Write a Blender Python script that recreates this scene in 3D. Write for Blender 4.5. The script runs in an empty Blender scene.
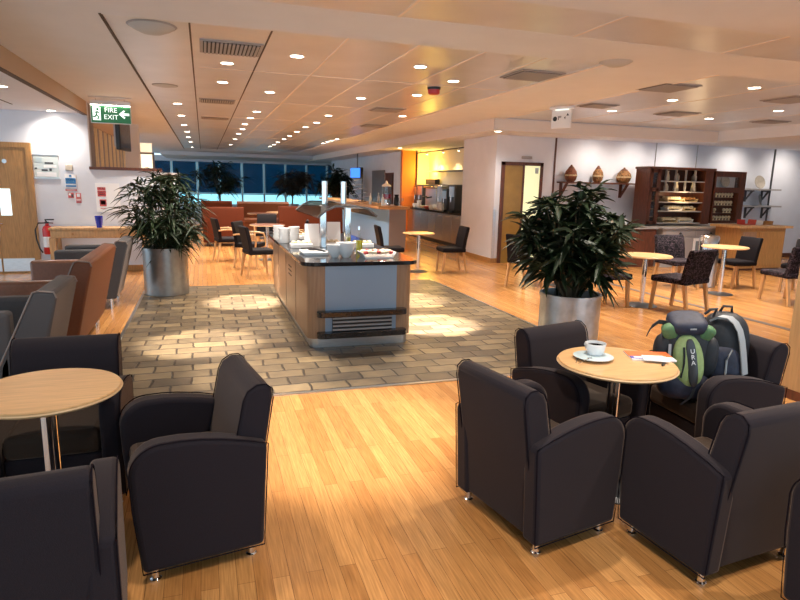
import bpy, bmesh, math, random
from mathutils import Vector, Matrix
random.seed(7)
PI = math.pi
S = bpy.context.scene
COL = S.collection
# ------------------------------------------------------------------ camera
F_PX, YAW, PITCH, ROLL, EYE = 597.5, 0.3168, 0.1922, 0.0229, 1.65
_f = Vector((math.sin(YAW)*math.cos(PITCH), math.cos(YAW)*math.cos(PITCH), -math.sin(PITCH)))
_r = Vector((math.cos(YAW), -math.sin(YAW), 0)); _u = _r.cross(_f)
_c, _s = math.cos(ROLL), math.sin(ROLL)
RT, UP, FW = _r*_c+_u*_s, _u*_c-_r*_s, _f
cd = bpy.data.cameras.new('camera'); cam = bpy.data.objects.new('camera', cd); COL.objects.link(cam)
cam.matrix_world = Matrix(((RT.x, UP.x, -FW.x, 0), (RT.y, UP.y, -FW.y, 0), (RT.z, UP.z, -FW.z, EYE), (0, 0, 0, 1)))
cd.sensor_width = 36; cd.lens = 36*F_PX/800; cd.clip_end = 200
S.camera = cam
# surveying helpers: a sight line met with a known plane of the room
def _ray(x, y): return RT*((x-400)/F_PX) + UP*(-(y-300)/F_PX) + FW
def Z(x, y, z=0.0): d = _ray(x, y); return Vector((0, 0, EYE)) + d*((z-EYE)/d.z)
def Yp(x, y, Y): d = _ray(x, y); return Vector((0, 0, EYE)) + d*(Y/d.y)
def Xp(x, y, X): d = _ray(x, y); return Vector((0, 0, EYE)) + d*(X/d.x)

# ------------------------------------------------------------------ materials
def nt(name):
    m = bpy.data.materials.new(name); m.use_nodes = True
    t = m.node_tree; return m, t, t.nodes['Principled BSDF']
def N(t, typ, **k):
    n = t.nodes.new(typ)
    for a, v in k.items():
        if a.startswith('i_'): n.inputs[a[2:].replace('_', ' ')].default_value = v
        else: setattr(n, a, v)
    return n
def c4(c): return (c[0], c[1], c[2], 1)
def mat(name, col, rough=.5, metal=0, noise=0, scale=20, bump=0, stretch=None, emit=None, strength=1, sheen=0, spec=None, coat=0, alpha=None, trans=0):
    m, t, b = nt(name); L = t.links.new
    b.inputs['Base Color'].default_value = c4(col); b.inputs['Roughness'].default_value = rough; b.inputs['Metallic'].default_value = metal
    if spec is not None: b.inputs['Specular IOR Level'].default_value = spec
    if sheen: b.inputs['Sheen Weight'].default_value = sheen; b.inputs['Sheen Roughness'].default_value = .4; b.inputs['Sheen Tint'].default_value = (.95, .68, .52, 1)
    if coat: b.inputs['Coat Weight'].default_value = coat; b.inputs['Coat Roughness'].default_value = .1
    if trans: b.inputs['Transmission Weight'].default_value = trans
    if emit is not None:
        b.inputs['Emission Color'].default_value = c4(emit); b.inputs['Emission Strength'].default_value = strength
    if noise or bump:
        tc = N(t, 'ShaderNodeTexCoord'); mp = N(t, 'ShaderNodeMapping'); L(tc.outputs['Object'], mp.inputs['Vector'])
        if stretch: mp.inputs['Scale'].default_value = stretch
        nz = N(t, 'ShaderNodeTexNoise'); nz.inputs['Scale'].default_value = scale; nz.inputs['Detail'].default_value = 4
        L(mp.outputs['Vector'], nz.inputs['Vector'])
        if noise:
            rp = N(t, 'ShaderNodeValToRGB')
            rp.color_ramp.elements[0].position = .3; rp.color_ramp.elements[1].position = .7
            rp.color_ramp.elements[0].color = c4([max(0, x*(1-noise)) for x in col]); rp.color_ramp.elements[1].color = c4([min(1, x*(1+noise)) for x in col])
            L(nz.outputs['Fac'], rp.inputs['Fac']); L(rp.outputs['Color'], b.inputs['Base Color'])
        if bump:
            bp = N(t, 'ShaderNodeBump'); bp.inputs['Strength'].default_value = bump; bp.inputs['Distance'].default_value = .004
            L(nz.outputs['Fac'], bp.inputs['Height']); L(bp.outputs['Normal'], b.inputs['Normal'])
    return m
def glass(name, tint=(1, 1, 1), gloss=.1, rough=.02):
    m = bpy.data.materials.new(name); m.use_nodes = True; t = m.node_tree
    t.nodes.remove(t.nodes['Principled BSDF']); o = t.nodes['Material Output']
    a = N(t, 'ShaderNodeBsdfTransparent'); a.inputs['Color'].default_value = c4(tint)
    g = N(t, 'ShaderNodeBsdfGlossy'); g.inputs['Roughness'].default_value = rough
    x = N(t, 'ShaderNodeMixShader'); x.inputs[0].default_value = gloss
    t.links.new(a.outputs[0], x.inputs[1]); t.links.new(g.outputs[0], x.inputs[2]); t.links.new(x.outputs[0], o.inputs['Surface'])
    return m
def brick_mat(name, w, h, mortar, c1, c2, cm, swap, rough, bump, wob=0, grain=None, msmooth=.1):
    m, t, b = nt(name); L = t.links.new
    tc = N(t, 'ShaderNodeTexCoord'); sp = N(t, 'ShaderNodeSeparateXYZ'); L(tc.outputs['Object'], sp.inputs[0])
    cb = N(t, 'ShaderNodeCombineXYZ')
    L(sp.outputs['Y' if swap else 'X'], cb.inputs['X']); L(sp.outputs['X' if swap else 'Y'], cb.inputs['Y'])
    vec = cb.outputs[0]
    if wob:
        nz = N(t, 'ShaderNodeTexNoise'); nz.inputs['Scale'].default_value = 5; L(vec, nz.inputs['Vector'])
        sb = N(t, 'ShaderNodeVectorMath', operation='SUBTRACT'); sb.inputs[1].default_value = (.5, .5, .5); L(nz.outputs['Color'], sb.inputs[0])
        sc = N(t, 'ShaderNodeVectorMath', operation='SCALE'); sc.inputs['Scale'].default_value = wob; L(sb.outputs[0], sc.inputs[0])
        ad = N(t, 'ShaderNodeVectorMath', operation='ADD'); L(vec, ad.inputs[0]); L(sc.outputs[0], ad.inputs[1]); vec = ad.outputs[0]
    br = N(t, 'ShaderNodeTexBrick'); br.offset = .5 if not swap else .37
    br.inputs['Scale'].default_value = 1; br.inputs['Brick Width'].default_value = w; br.inputs['Row Height'].default_value = h
    br.inputs['Mortar Size'].default_value = mortar; br.inputs['Mortar Smooth'].default_value = msmooth
    br.inputs['Color1'].default_value = c4(c1); br.inputs['Color2'].default_value = c4(c2); br.inputs['Mortar'].default_value = c4(cm)
    L(vec, br.inputs['Vector'])
    g = N(t, 'ShaderNodeTexNoise'); g.inputs['Detail'].default_value = 6
    mp = N(t, 'ShaderNodeMapping'); L(cb.outputs[0], mp.inputs['Vector']); L(mp.outputs[0], g.inputs['Vector'])
    mp.inputs['Scale'].default_value = grain or (1, 1, 1); g.inputs['Scale'].default_value = 8
    rp = N(t, 'ShaderNodeMapRange'); rp.inputs['From Min'].default_value = .3; rp.inputs['From Max'].default_value = .7
    rp.inputs['To Min'].default_value = .72; rp.inputs['To Max'].default_value = 1.15; L(g.outputs['Fac'], rp.inputs['Value'])
    mx = N(t, 'ShaderNodeVectorMath', operation='SCALE'); L(br.outputs['Color'], mx.inputs[0]); L(rp.outputs[0], mx.inputs['Scale'])
    L(mx.outputs[0], b.inputs['Base Color']); b.inputs['Roughness'].default_value = rough
    if bump:
        iv = N(t, 'ShaderNodeMath', operation='SUBTRACT'); iv.inputs[0].default_value = 1; L(br.outputs['Fac'], iv.inputs[1])
        a2 = N(t, 'ShaderNodeMath', operation='MULTIPLY_ADD'); L(g.outputs['Fac'], a2.inputs[0]); a2.inputs[1].default_value = .35; L(iv.outputs[0], a2.inputs[2])
        bp = N(t, 'ShaderNodeBump'); bp.inputs['Strength'].default_value = bump; bp.inputs['Distance'].default_value = .01
        L(a2.outputs[0], bp.inputs['Height']); L(bp.outputs['Normal'], b.inputs['Normal'])
    return m

M = {}
M['oak_floor'] = brick_mat('oak strip floor', 1.15, .072, .001, (.56, .272, .09), (.41, .175, .05), (.16, .07, .025), True, .25, .0, grain=(.7, 14, 1))
M['cobble'] = brick_mat('stone setts', .31, .19, .011, (.195, .138, .072), (.072, .050, .028), (.03, .02, .013), False, .42, .8, wob=.05, grain=(.8, .8, 1), msmooth=.5)
M['border'] = mat('stone border', (.15, .115, .07), .45, noise=.25, scale=6)
M['steel_strip'] = mat('steel strip', (.55, .53, .5), .3, 1)
M['white_wall'] = mat('white wall paint', (.71, .73, .80), .7, noise=.03, scale=3)
M['panel_wall'] = mat('white wall panel', (.76, .74, .74), .5)
M['plaster'] = mat('ceiling plaster', (.74, .77, .84), .75, noise=.02, scale=3)
M['ceil_metal'] = mat('metal ceiling panel', (.72, .74, .78), .34, .65, noise=.05, scale=2)
M['dark_gap'] = mat('dark joint', (.09, .06, .045), .7)
M['light_gap'] = mat('pale joint', (.85, .76, .68), .6)
M['fascia'] = mat('bulkhead fascia', (.74, .68, .64), .6)
M['soffit_brown'] = mat('tan bulkhead', (.50, .36, .25), .6)
M['oak'] = mat('oak veneer', (.44, .22, .07), .4, noise=.2, scale=6, stretch=(9, 9, .8))
M['oak_top'] = mat('oak table top', (.62, .37, .17), .28, noise=.14, scale=5, stretch=(1, 12, 1))
M['oak_edge'] = mat('pale ply edge', (.68, .45, .24), .45)
M['maple'] = mat('brown maple veneer', (.34, .20, .115), .38, noise=.15, scale=5, stretch=(10, 10, .8))
M['pine'] = mat('light wood', (.55, .33, .15), .45, noise=.18, scale=6, stretch=(6, 6, 1))
M['leg_wood'] = mat('light chair leg wood', (.50, .27, .11), .4, noise=.15, scale=8, stretch=(6, 6, 1))
M['dark_wood'] = mat('red brown wood', (.11, .032, .014), .4, noise=.3, scale=6, stretch=(6, 6, 1))
M['col_wood'] = mat('column wood', (.42, .26, .12), .4, noise=.12, scale=6, stretch=(8, 8, .6))
M['fabric'] = mat('charcoal weave', (.0125, .0088, .0130), .88, noise=.18, scale=260, bump=.25, sheen=.22, spec=.25)
M['fabric_seat'] = mat('brown weave', (.034, .021, .014), .88, noise=.18, scale=260, bump=.25, sheen=.2, spec=.25)
M['fabric_pipe'] = mat('charcoal piping', (.012, .009, .012), 1, spec=0)
M['grey_fabric'] = mat('grey weave', (.06, .056, .06), .85, noise=.12, scale=220, bump=.2, sheen=.2)
M['orange_fabric'] = mat('rust upholstery', (.15, .040, .009), .55, noise=.12, scale=120, bump=.15)
M['tan_leather'] = mat('brown leather', (.22, .09, .05), .38, noise=.1, scale=40)
M['red_fabric'] = mat('russet upholstery', (.10, .018, .004), .8, noise=.12, scale=60, spec=.2)
M['black_fabric'] = mat('black leather', (.007, .005, .007), .7, noise=.2, scale=60, spec=.15)
M['plum_fabric'] = mat('plum upholstery', (.035, .02, .03), .6, noise=.2, scale=60)
M['chrome'] = mat('polished chrome', (.85, .85, .86), .12, 1)
M['steel'] = mat('brushed steel', (.62, .62, .63), .32, 1, noise=.1, scale=12, stretch=(1, 1, 12))
M['zinc'] = mat('galvanised steel', (.47, .50, .53), .38, .85, noise=.22, scale=7, bump=.1)
M['zinc_dark'] = mat('weathered zinc', (.36, .37, .38), .36, .9, noise=.08, scale=14, bump=.05)
M['soil'] = mat('potting soil', (.03, .02, .015), .95, noise=.4, scale=40, bump=.5)
M['leaf_dark'] = mat('dark glossy leaf', (.009, .019, .006), .5, spec=.3, noise=.5, scale=4)
M['leaf_mid'] = mat('green leaf', (.012, .025, .008), .55, spec=.25, noise=.5, scale=4)
M['leaf_brown'] = mat('bronze leaf', (.06, .04, .02), .5, noise=.4, scale=4)
M['stem'] = mat('woody stem', (.10, .07, .04), .8, noise=.3, scale=20)
M['granite'] = mat('black granite', (.018, .017, .019), .09, noise=.5, scale=90)
M['blue_panel'] = mat('pale blue laminate', (.27, .37, .50), .32)
M['bar_blue'] = mat('sky blue laminate', (.25, .48, .80), .3)
M['grey_panel'] = mat('grey brown laminate', (.22, .17, .15), .4)
M['white'] = mat('white ceramic', (.85, .85, .85), .2)
M['paper'] = mat('white paper', (.88, .87, .88), .7)
M['black'] = mat('black plastic', (.012, .012, .014), .4)
M['dark_grey'] = mat('dark grey metal', (.07, .07, .075), .4, .4)
M['grey_paint'] = mat('grey painted wood', (.36, .34, .34), .5)
M['beige'] = mat('beige plastic', (.62, .55, .45), .5)
M['red'] = mat('red enamel', (.55, .02, .02), .3)
M['blue_glass'] = mat('cobalt glass', (.005, .02, .42), .08, coat=1)
M['notice_blue'] = mat('blue print', (.05, .22, .50), .5)
M['notice_red'] = mat('red print', (.62, .10, .10), .5)
M['notice_grey'] = mat('grey print', (.45, .55, .58), .5)
M['sign_green'] = mat('lit green sign', (.02, .13, .05), .4, emit=(.015, .10, .04), strength=.4)
M['sign_white'] = mat('lit white sign', (.85, .9, .86), .4, emit=(.8, .95, .85), strength=.7)
M['acrylic'] = mat('white acrylic', (.82, .82, .84), .3)
M['orange_paint'] = mat('orange paint', (.75, .20, .03), .5)
M['yellow_wall'] = mat('cream niche wall', (.80, .72, .58), .55)
M['blind'] = glass('navy mesh roller blind', (.03, .125, .185), .03, .3)
M['frame_white'] = mat('white aluminium', (.72, .78, .82), .4)
M['pane'] = glass('window pane', (.66, .92, .95), .06)
M['clear'] = glass('clear glass', (.93, .95, .95), .06)
M['smoked'] = glass('smoked acrylic', (.42, .36, .32), .14, .15)
M['olive'] = mat('olive oil', (.80, .70, .02), .2)
M['lamp'] = mat('lamp lens', (1, .95, .85), .4, emit=(1, .88, .70), strength=14)
M['lamp_off'] = mat('lamp trim', (.85, .78, .7), .5)
M['vent_dark'] = mat('vent slot', (.05, .035, .03), .8)
M['coffee'] = mat('black coffee', (.02, .008, .004), .1)
M['orange_print'] = mat('orange print', (.75, .16, .04), .45)
M['violet_print'] = mat('violet print', (.12, .10, .38), .45)
M['navy_nylon'] = mat('navy nylon', (.018, .022, .045), .6, noise=.3, scale=30, bump=.3)
M['black_nylon'] = mat('black nylon', (.012, .013, .018), .6, noise=.3, scale=30, bump=.3)
M['green_nylon'] = mat('green nylon', (.09, .19, .08), .6, noise=.12, scale=40, bump=.2)
M['lime_nylon'] = mat('pale green nylon', (.33, .43, .17), .6, noise=.1, scale=40, bump=.2)
M['grey_nylon'] = mat('pale grey nylon', (.42, .43, .44), .6)
M['basket'] = mat('patterned straw', (.24, .11, .035), .7, noise=.8, scale=26, bump=.4)
M['basket_dark'] = mat('dark patterned straw', (.20, .06, .025), .7, noise=.6, scale=30, bump=.4)
M['straw'] = mat('pale straw', (.55, .42, .24), .7, noise=.3, scale=30, bump=.3)
M['plate'] = mat('stoneware', (.45, .40, .33), .5, noise=.15, scale=12)
M['cream'] = mat('cream pottery', (.78, .66, .45), .4)
M['screen_blue'] = mat('lit blue screen', (.02, .1, .4), .3, emit=(.02, .16, .8), strength=1.1)
M['screen'] = mat('dark screen', (.015, .013, .03), .15)
M['door_grey'] = mat('grey door', (.20, .21, .23), .4)
M['red_food'] = mat('red glaze', (.5, .05, .05), .4)
M['mirror'] = mat('mirror glass', (.75, .75, .75), .03, 1)
def floral():
    m, t, b = nt('black floral weave'); L = t.links.new
    tc = N(t, 'ShaderNodeTexCoord'); v = N(t, 'ShaderNodeTexVoronoi'); v.inputs['Scale'].default_value = 22; v.feature = 'DISTANCE_TO_EDGE'
    nz = N(t, 'ShaderNodeTexNoise'); nz.inputs['Scale'].default_value = 14; L(tc.outputs['Object'], nz.inputs['Vector'])
    mx = N(t, 'ShaderNodeMix', data_type='VECTOR'); mx.inputs['Factor'].default_value = .15
    L(tc.outputs['Object'], mx.inputs[4]); L(nz.outputs['Color'], mx.inputs[5]); L(mx.outputs[1], v.inputs['Vector'])
    r = N(t, 'ShaderNodeValToRGB'); r.color_ramp.elements[0].color = (.075, .05, .065, 1); r.color_ramp.elements[1].color = (.006, .0045, .006, 1)
    r.color_ramp.elements[0].position = .02; r.color_ramp.elements[1].position = .07
    L(v.outputs['Distance'], r.inputs[0]); L(r.outputs[0], b.inputs['Base Color']); b.inputs['Roughness'].default_value = .85; b.inputs['Specular IOR Level'].default_value = .15
    return m
M['floral'] = floral()

# ------------------------------------------------------------------ mesh builder
class MB:
    def __init__(s): s.bm = bmesh.new()
    def _xf(s, vs, loc=(0, 0, 0), rot=(0, 0, 0)):
        from mathutils import Euler
        m = Matrix.Translation(loc) @ Euler(rot).to_matrix().to_4x4()
        for v in vs: v.co = m @ v.co
    def box(s, x0, x1, y0, y1, z0, z1, loc=None, rot=(0, 0, 0)):
        vs = [s.bm.verts.new(p) for p in ((x0, y0, z0), (x1, y0, z0), (x1, y1, z0), (x0, y1, z0), (x0, y0, z1), (x1, y0, z1), (x1, y1, z1), (x0, y1, z1))]
        for f in ((0, 3, 2, 1), (4, 5, 6, 7), (0, 1, 5, 4), (1, 2, 6, 5), (2, 3, 7, 6), (3, 0, 4, 7)): s.bm.faces.new([vs[i] for i in f])
        if loc is not None: s._xf(vs, loc, rot)
        return s
    def prism(s, pts, lo, hi, axis='y', loc=(0, 0, 0), rot=(0, 0, 0)):
        # pts in the plane across axis: 'y' -> (x,z), 'x' -> (y,z), 'z' -> (x,y)
        def mk(p, t): return {'y': (p[0], t, p[1]), 'x': (t, p[0], p[1]), 'z': (p[0], p[1], t)}[axis]
        a = [s.bm.verts.new(mk(p, lo)) for p in pts]; b = [s.bm.verts.new(mk(p, hi)) for p in pts]
        n = len(pts); fs = [s.bm.faces.new(a), s.bm.faces.new(b[::-1])]
        for i in range(n): fs.append(s.bm.faces.new((a[i], b[i], b[(i+1) % n], a[(i+1) % n])))
        bmesh.ops.recalc_face_normals(s.bm, faces=fs)
        s._xf(a+b, loc, rot); return s
    def lathe(s, prof, seg=24, loc=(0, 0, 0), rot=(0, 0, 0), sx=1, sy=1):
        rings = []; allv = []
        for r, z in prof:
            if r < 1e-5: v = [s.bm.verts.new((0, 0, z))]
            else: v = [s.bm.verts.new((r*sx*math.cos(2*PI*i/seg), r*sy*math.sin(2*PI*i/seg), z)) for i in range(seg)]
            rings.append(v); allv += v
        fs = []
        for a, b in zip(rings, rings[1:]):
            for i in range(seg):
                j = (i+1) % seg
                if len(a) == 1 and len(b) == 1: break
                if len(a) == 1: fs.append(s.bm.faces.new((a[0], b[i], b[j])))
                elif len(b) == 1: fs.append(s.bm.faces.new((a[i], a[j], b[0])))
                else: fs.append(s.bm.faces.new((a[i], a[j], b[j], b[i])))
        for v, last in ((rings[0], 0), (rings[-1], 1)):
            if len(v) > 1: fs.append(s.bm.faces.new(v))
        bmesh.ops.recalc_face_normals(s.bm, faces=fs)
        s._xf(allv, loc, rot); return s
    def cyl(s, r, z0, z1, loc=(0, 0, 0), rot=(0, 0, 0), seg=20, r2=None): return s.lathe([(r, z0), (r if r2 is None else r2, z1)], seg, loc, rot)
    def ell(s, rx, ry, rz, loc=(0, 0, 0), rot=(0, 0, 0), seg=20, n=10, p=1.0):
        def sg(v): return math.copysign(abs(v)**p, v)
        vs = []; rings = []
        for k in range(n+1):
            t = -PI/2+PI*k/n
            if k in (0, n): ring = [s.bm.verts.new((0, 0, rz*sg(math.sin(t))))]
            else: ring = [s.bm.verts.new((rx*sg(math.cos(t))*sg(math.cos(2*PI*i/seg)), ry*sg(math.cos(t))*sg(math.sin(2*PI*i/seg)), rz*sg(math.sin(t)))) for i in range(seg)]
            rings.append(ring); vs += ring
        fs = []
        for a, b in zip(rings, rings[1:]):
            for i in range(seg):
                j = (i+1) % seg
                if len(a) == 1: fs.append(s.bm.faces.new((a[0], b[j], b[i])))
                elif len(b) == 1: fs.append(s.bm.faces.new((a[i], a[j], b[0])))
                else: fs.append(s.bm.faces.new((a[i], a[j], b[j], b[i])))
        bmesh.ops.recalc_face_normals(s.bm, faces=fs)
        s._xf(vs, loc, rot); return s
    def tube(s, path, r, seg=8, closed=False):
        pts = [Vector(p) for p in path]; rings = []; n = len(pts)
        rad = r if isinstance(r, (list, tuple)) else [r]*n
        for i, p in enumerate(pts):
            a = pts[i-1] if (i or closed) else p; b = pts[(i+1) % n] if (i < n-1 or closed) else p
            d = (b-a).normalized(); h = Vector((0, 0, 1)) if abs(d.z) < .95 else Vector((1, 0, 0))
            u = d.cross(h).normalized(); w = u.cross(d)
            rings.append([s.bm.verts.new(p+(u*math.cos(2*PI*k/seg)+w*math.sin(2*PI*k/seg))*rad[i]) for k in range(seg)])
        fs = []
        pairs = list(zip(rings, rings[1:])) + ([(rings[-1], rings[0])] if closed else [])
        for a, b in pairs:
            for k in range(seg): fs.append(s.bm.faces.new((a[k], a[(k+1) % seg], b[(k+1) % seg], b[k])))
        if not closed: fs += [s.bm.faces.new(rings[0]), s.bm.faces.new(rings[-1])]
        bmesh.ops.recalc_face_normals(s.bm, faces=fs); return s
    def strap(s, path, w, th, side):
        # flat band along a path; side = vector across the band
        pts = [Vector(p) for p in path]; sd = Vector(side).normalized(); rings = []
        for i, p in enumerate(pts):
            d = (pts[min(i+1, len(pts)-1)]-pts[max(i-1, 0)]).normalized(); n = d.cross(sd).normalized()
            rings.append([s.bm.verts.new(p+sd*w*a/2+n*th*b/2) for a, b in ((-1, -1), (1, -1), (1, 1), (-1, 1))])
        fs = []
        for a, b in zip(rings, rings[1:]):
            for k in range(4): fs.append(s.bm.faces.new((a[k], a[(k+1) % 4], b[(k+1) % 4], b[k])))
        fs += [s.bm.faces.new(rings[0]), s.bm.faces.new(rings[-1])]
        bmesh.ops.recalc_face_normals(s.bm, faces=fs); return s
    def build(s, name, m, parent=None, bevel=0, seg=2, smooth=35, loc=None, rot=None):
        me = bpy.data.meshes.new(name); s.bm.to_mesh(me); s.bm.free()
        me.materials.append(M[m] if isinstance(m, str) else m)
        if smooth:
            for p in me.polygons: p.use_smooth = True
            me.set_sharp_from_angle(angle=math.radians(smooth))
        o = bpy.data.objects.new(name, me); COL.objects.link(o)
        if parent: o.parent = parent
        if loc is not None: o.location = loc
        if rot is not None: o.rotation_euler = rot
        if bevel:
            b = o.modifiers.new('bevel', 'BEVEL'); b.width = bevel; b.segments = seg; b.limit_method = 'ANGLE'; b.angle_limit = math.radians(40)
            b.harden_normals = False
        return o
def tag(o, label, cat, group=None):
    o['label'] = label; o['category'] = cat
    if group: o['group'] = group
    return o
def thing(name, label, cat, loc=(0, 0, 0), rz=0, group=None):
    o = bpy.data.objects.new(name, None); COL.objects.link(o); o.location = loc; o.rotation_euler = (0, 0, rz); o.empty_display_size = .1
    return tag(o, label, cat, group)
def struct(o): o['kind'] = 'structure'; return o
def kids(o): return [c for c in list(COL.objects) if c.parent is o]
def dup(root, loc, rz, label, group=None):
    def cp(o, par):
        c = o.copy(); COL.objects.link(c)
        if par: c.parent = par
        for ch in kids(o): cp(ch, c)
        return c
    r = cp(root, None); r.location = loc; r.rotation_euler = (0, 0, rz); r['label'] = label
    if group: r['group'] = group
    return r
def sbox(name, m, *b, bevel=0): return struct(MB().box(*b).build(name, m, bevel=bevel))
def text_mesh(name, body, size, m, parent, loc, rot, depth=.002, align='CENTER'):
    cu = bpy.data.curves.new(name, 'FONT'); cu.body = body; cu.size = size; cu.extrude = depth; cu.align_x = align; cu.align_y = 'CENTER'
    t = bpy.data.objects.new(name+'_tmp', cu); COL.objects.link(t); bpy.context.view_layer.update()
    me = bpy.data.meshes.new_from_object(t.evaluated_get(bpy.context.evaluated_depsgraph_get()))
    bpy.data.objects.remove(t); me.materials.clear(); me.materials.append(M[m])
    o = bpy.data.objects.new(name, me); COL.objects.link(o); o.parent = parent; o.location = loc; o.rotation_euler = rot
    return o

# ================================================================== SETTING
ZC, ZL = 2.9, 2.70                         # main and dropped ceilings
b = MB()
sx0, sx1, sy0, sy1 = -.88, 3.74, 4.53, 9.75
for q in ((-7, 15.6, -3, sy0), (-7, sx0, sy0, sy1), (sx1, 15.6, sy0, sy1), (-7, 15.6, sy1, 37)): b.box(q[0], q[1], q[2], q[3], -.1, 0)
struct(b.build('floor', 'oak_floor', smooth=0))
sbox('floor_stone', 'cobble', sx0, sx1, sy0, sy1, -.1, .004)
b = MB().box(sx0-.02, sx1+.02, sy0-.025, sy0+.012, -.05, .008).box(sx1-.012, sx1+.02, sy0, sy1, -.05, .008).box(sx0-.02, sx0+.012, sy0, sy1, -.05, .008)
struct(b.build('trim_1', 'steel_strip'))
sbox('trim_3', 'dark_gap', 6.72, 6.82, 4.9, 9.6, -.02, .003)
# --- walls
YB = 11.7
sbox('wall_left', 'white_wall', -7, -1.84, YB, YB+.16, 0, ZC)
sbox('wall_half', 'white_wall', -1.84, -.74, YB, YB+.16, 0, 1.77)
sbox('trim_4', 'dark_wood', -1.86, -.70, YB-.03, YB+.19, 1.77, 1.82)
sbox('wall_half_far', 'white_wall', -1.8, -.52, 14, 14.15, 0, 1.72)
sbox('trim_5', 'grey_paint', -1.8, -.48, 13.96, 14.18, 1.72, 1.77)
sbox('wall_right', 'white_wall', 6.0, 15.6, YB, YB+.15, 0, ZC)
sbox('wall_side', 'white_wall', 15.5, 15.65, -3, 37, 0, ZC+.1)
# pillar block: side of the kitchen
sbox('pillar', 'white_wall', 5.90, 7.1, YB+.002, 13.4, 0, ZC)
b = MB().box(5.88, 5.90, YB, 13.4, 0, .1).box(5.88, 6.06, YB-.016, YB+.002, 0, .1)
struct(b.build('baseboard_pillar', 'oak'))
sbox('trim_6', 'steel', 5.89, 5.96, YB-.012, YB+.002, .1, 1.15)
sbox('baseboard_left', 'oak', -7, -.74, YB-.02, YB, 0, .1)
sbox('baseboard_right', 'dark_wood', 7.2, 15.5, YB-.02, YB, 0, .1)
# wall panel joints on the right wall
for i, (x, y, w, m) in enumerate(((556, 142, .035, 'dark_wood'), (656, 150, .012, 'grey_paint'), (697, 152, .008, 'grey_paint'), (774.5, 156, .04, 'dark_grey'))):
    p = Yp(x, y, YB)
    sbox('trim_%d' % (7+i), m, p.x-w/2, p.x+w/2, YB-.02, YB, .1, ZL)
# --- door in right wall
def door_right():
    x0, x1, h = 6.03, 7.02, 2.16
    d = struct(MB().box(x0, x0+.07, YB-.05, YB, 0, h).box(x1-.07, x1, YB-.05, YB, 0, h).box(x0, x1, YB-.05, YB, h-.07, h).build('door_1', 'dark_wood'))
    MB().box(x0+.07, x0+.50, YB-.03, YB-.004, 0, h-.07).build('door_leaf', mat('amber door', (.33, .19, .03), .3, noise=.1, scale=6), d)
    MB().box(x0+.50, x0+.55, YB-.035, YB-.002, 0, h-.07).build('stile', 'dark_wood', d)
    MB().box(x0+.55, x1-.07, YB-.03, YB-.004, 0, h-.07).build('door_pane', mat('lit frosted pane', (.75, .78, .5), .4, emit=(.75, .78, .46), strength=.42), d)
    MB().box(x0+.80, x0+.88, YB-.034, YB-.03, 1.93, 2.05).build('notice', 'notice_grey', d)
    return d
door_right()
o = MB().box(-.12, .12, -.03, 0, 0, .06).box(-.1, .1, -.034, -.03, .01, .05).build('door_sign', 'grey_paint', bevel=.004, loc=(6.62, YB, 2.23)); tag(o, 'small grey plate fixed above the lit amber doorway', 'plate')
o = MB().box(-.05, .05, -.03, 0, -.07, .07).build('switch_plate', 'dark_grey', bevel=.005, loc=Yp(547, 200, YB)); tag(o, 'dark control plate on the white wall right of the amber doorway', 'switch')
# --- double door, left wall
def door_left():
    x0, x1, h = -3.78, -2.80, 2.10
    d = struct(MB().box(x1, x1+.08, YB-.05, YB, 0, h+.08).box(x0-.08, x0, YB-.05, YB, 0, h+.08).box(x0, x1, YB-.05, YB, h, h+.08).build('door_2', 'oak'))
    for k, (a, c) in enumerate(((x0, -3.297), (-3.29, x1))):
        lf = MB().box(a, c, YB-.035, YB-.002, .02, h).build('door_leaf', 'oak', d)
        gx = (a+.30, c-.07) if k == 0 else (a+.05, a+.21)
        MB().box(gx[0], gx[1], YB-.043, YB-.034, .98, 1.42).build('vision_pane', mat('vision pane reflecting daylight', (.8, .92, .95), .15, emit=(.62, .85, .92), strength=.8), lf)  # glow put into the glass colour as reflected daylight
        MB().box(a+.01, c-.01, YB-.04, YB-.034, .03, .25).build('kick_plate', 'steel', lf)
    MB().box(-3.325, -3.28, YB-.06, YB-.034, .72, .87).build('lock_plate', 'steel', d)
    MB().tube([(-3.30, YB-.05, .84), (-3.30, YB-.1, .84), (-3.22, YB-.1, .84)], .011).build('door_handle', 'chrome', d)
    MB().cyl(.035, 0, .012, (-3.12, YB-.034, 1.87), (PI/2, 0, 0)).build('door_disc', 'steel', d)
door_left()
# --- slatted screen behind the half wall, column and lit hatch
XS = -1.85
b = MB().box(XS-.1, XS, YB+.16, 12.35, 1.0, ZC)
struct(b.build('wall_screen_jamb', 'grey_panel'))
sbox('wall_screen_head', 'soffit_brown', XS-.12, XS, 12.35, 19.0, 2.54, ZC)
scr = thing('slatted_screen', 'screen of pale vertical slats above the half-height wall ledge', 'screen', (XS, 12.35, 0))
MB().box(-.10, -.075, 0, 5.2, 0, 2.54).build('backing_panel', 'dark_gap', scr)
for k in range(26):
    MB().box(-.07, -.02, .04+k*.2,   .13+k*.2, 0, 2.54).build('slat', 'cream' if k % 3 else 'grey_paint', scr)
sbox('pillar_slim', 'white_wall', -1.75, -1.43, 16.0, 16.2, 0, ZC)
b = MB()
p0, p1 = Yp(139.5, 153, 18.5), Yp(153, 168, 18.5)
x0, x1, z0, z1 = p0.x, p1.x, 1.75, Yp(140, 154, 18.5).z
for q in ((x0-.05, x0, z0-.05, 2.62), (x1, x1+.05, z0-.05, z1+.05)): b.box(q[0], q[1], 18.45, 18.55, q[2], q[3])
b.box(x0, x1, 18.45, 18.55, z1, z1+.05).box(x0, x1, 18.45, 18.55, z0-.05, z0)
w = struct(b.build('window_1', 'grey_panel'))
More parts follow.
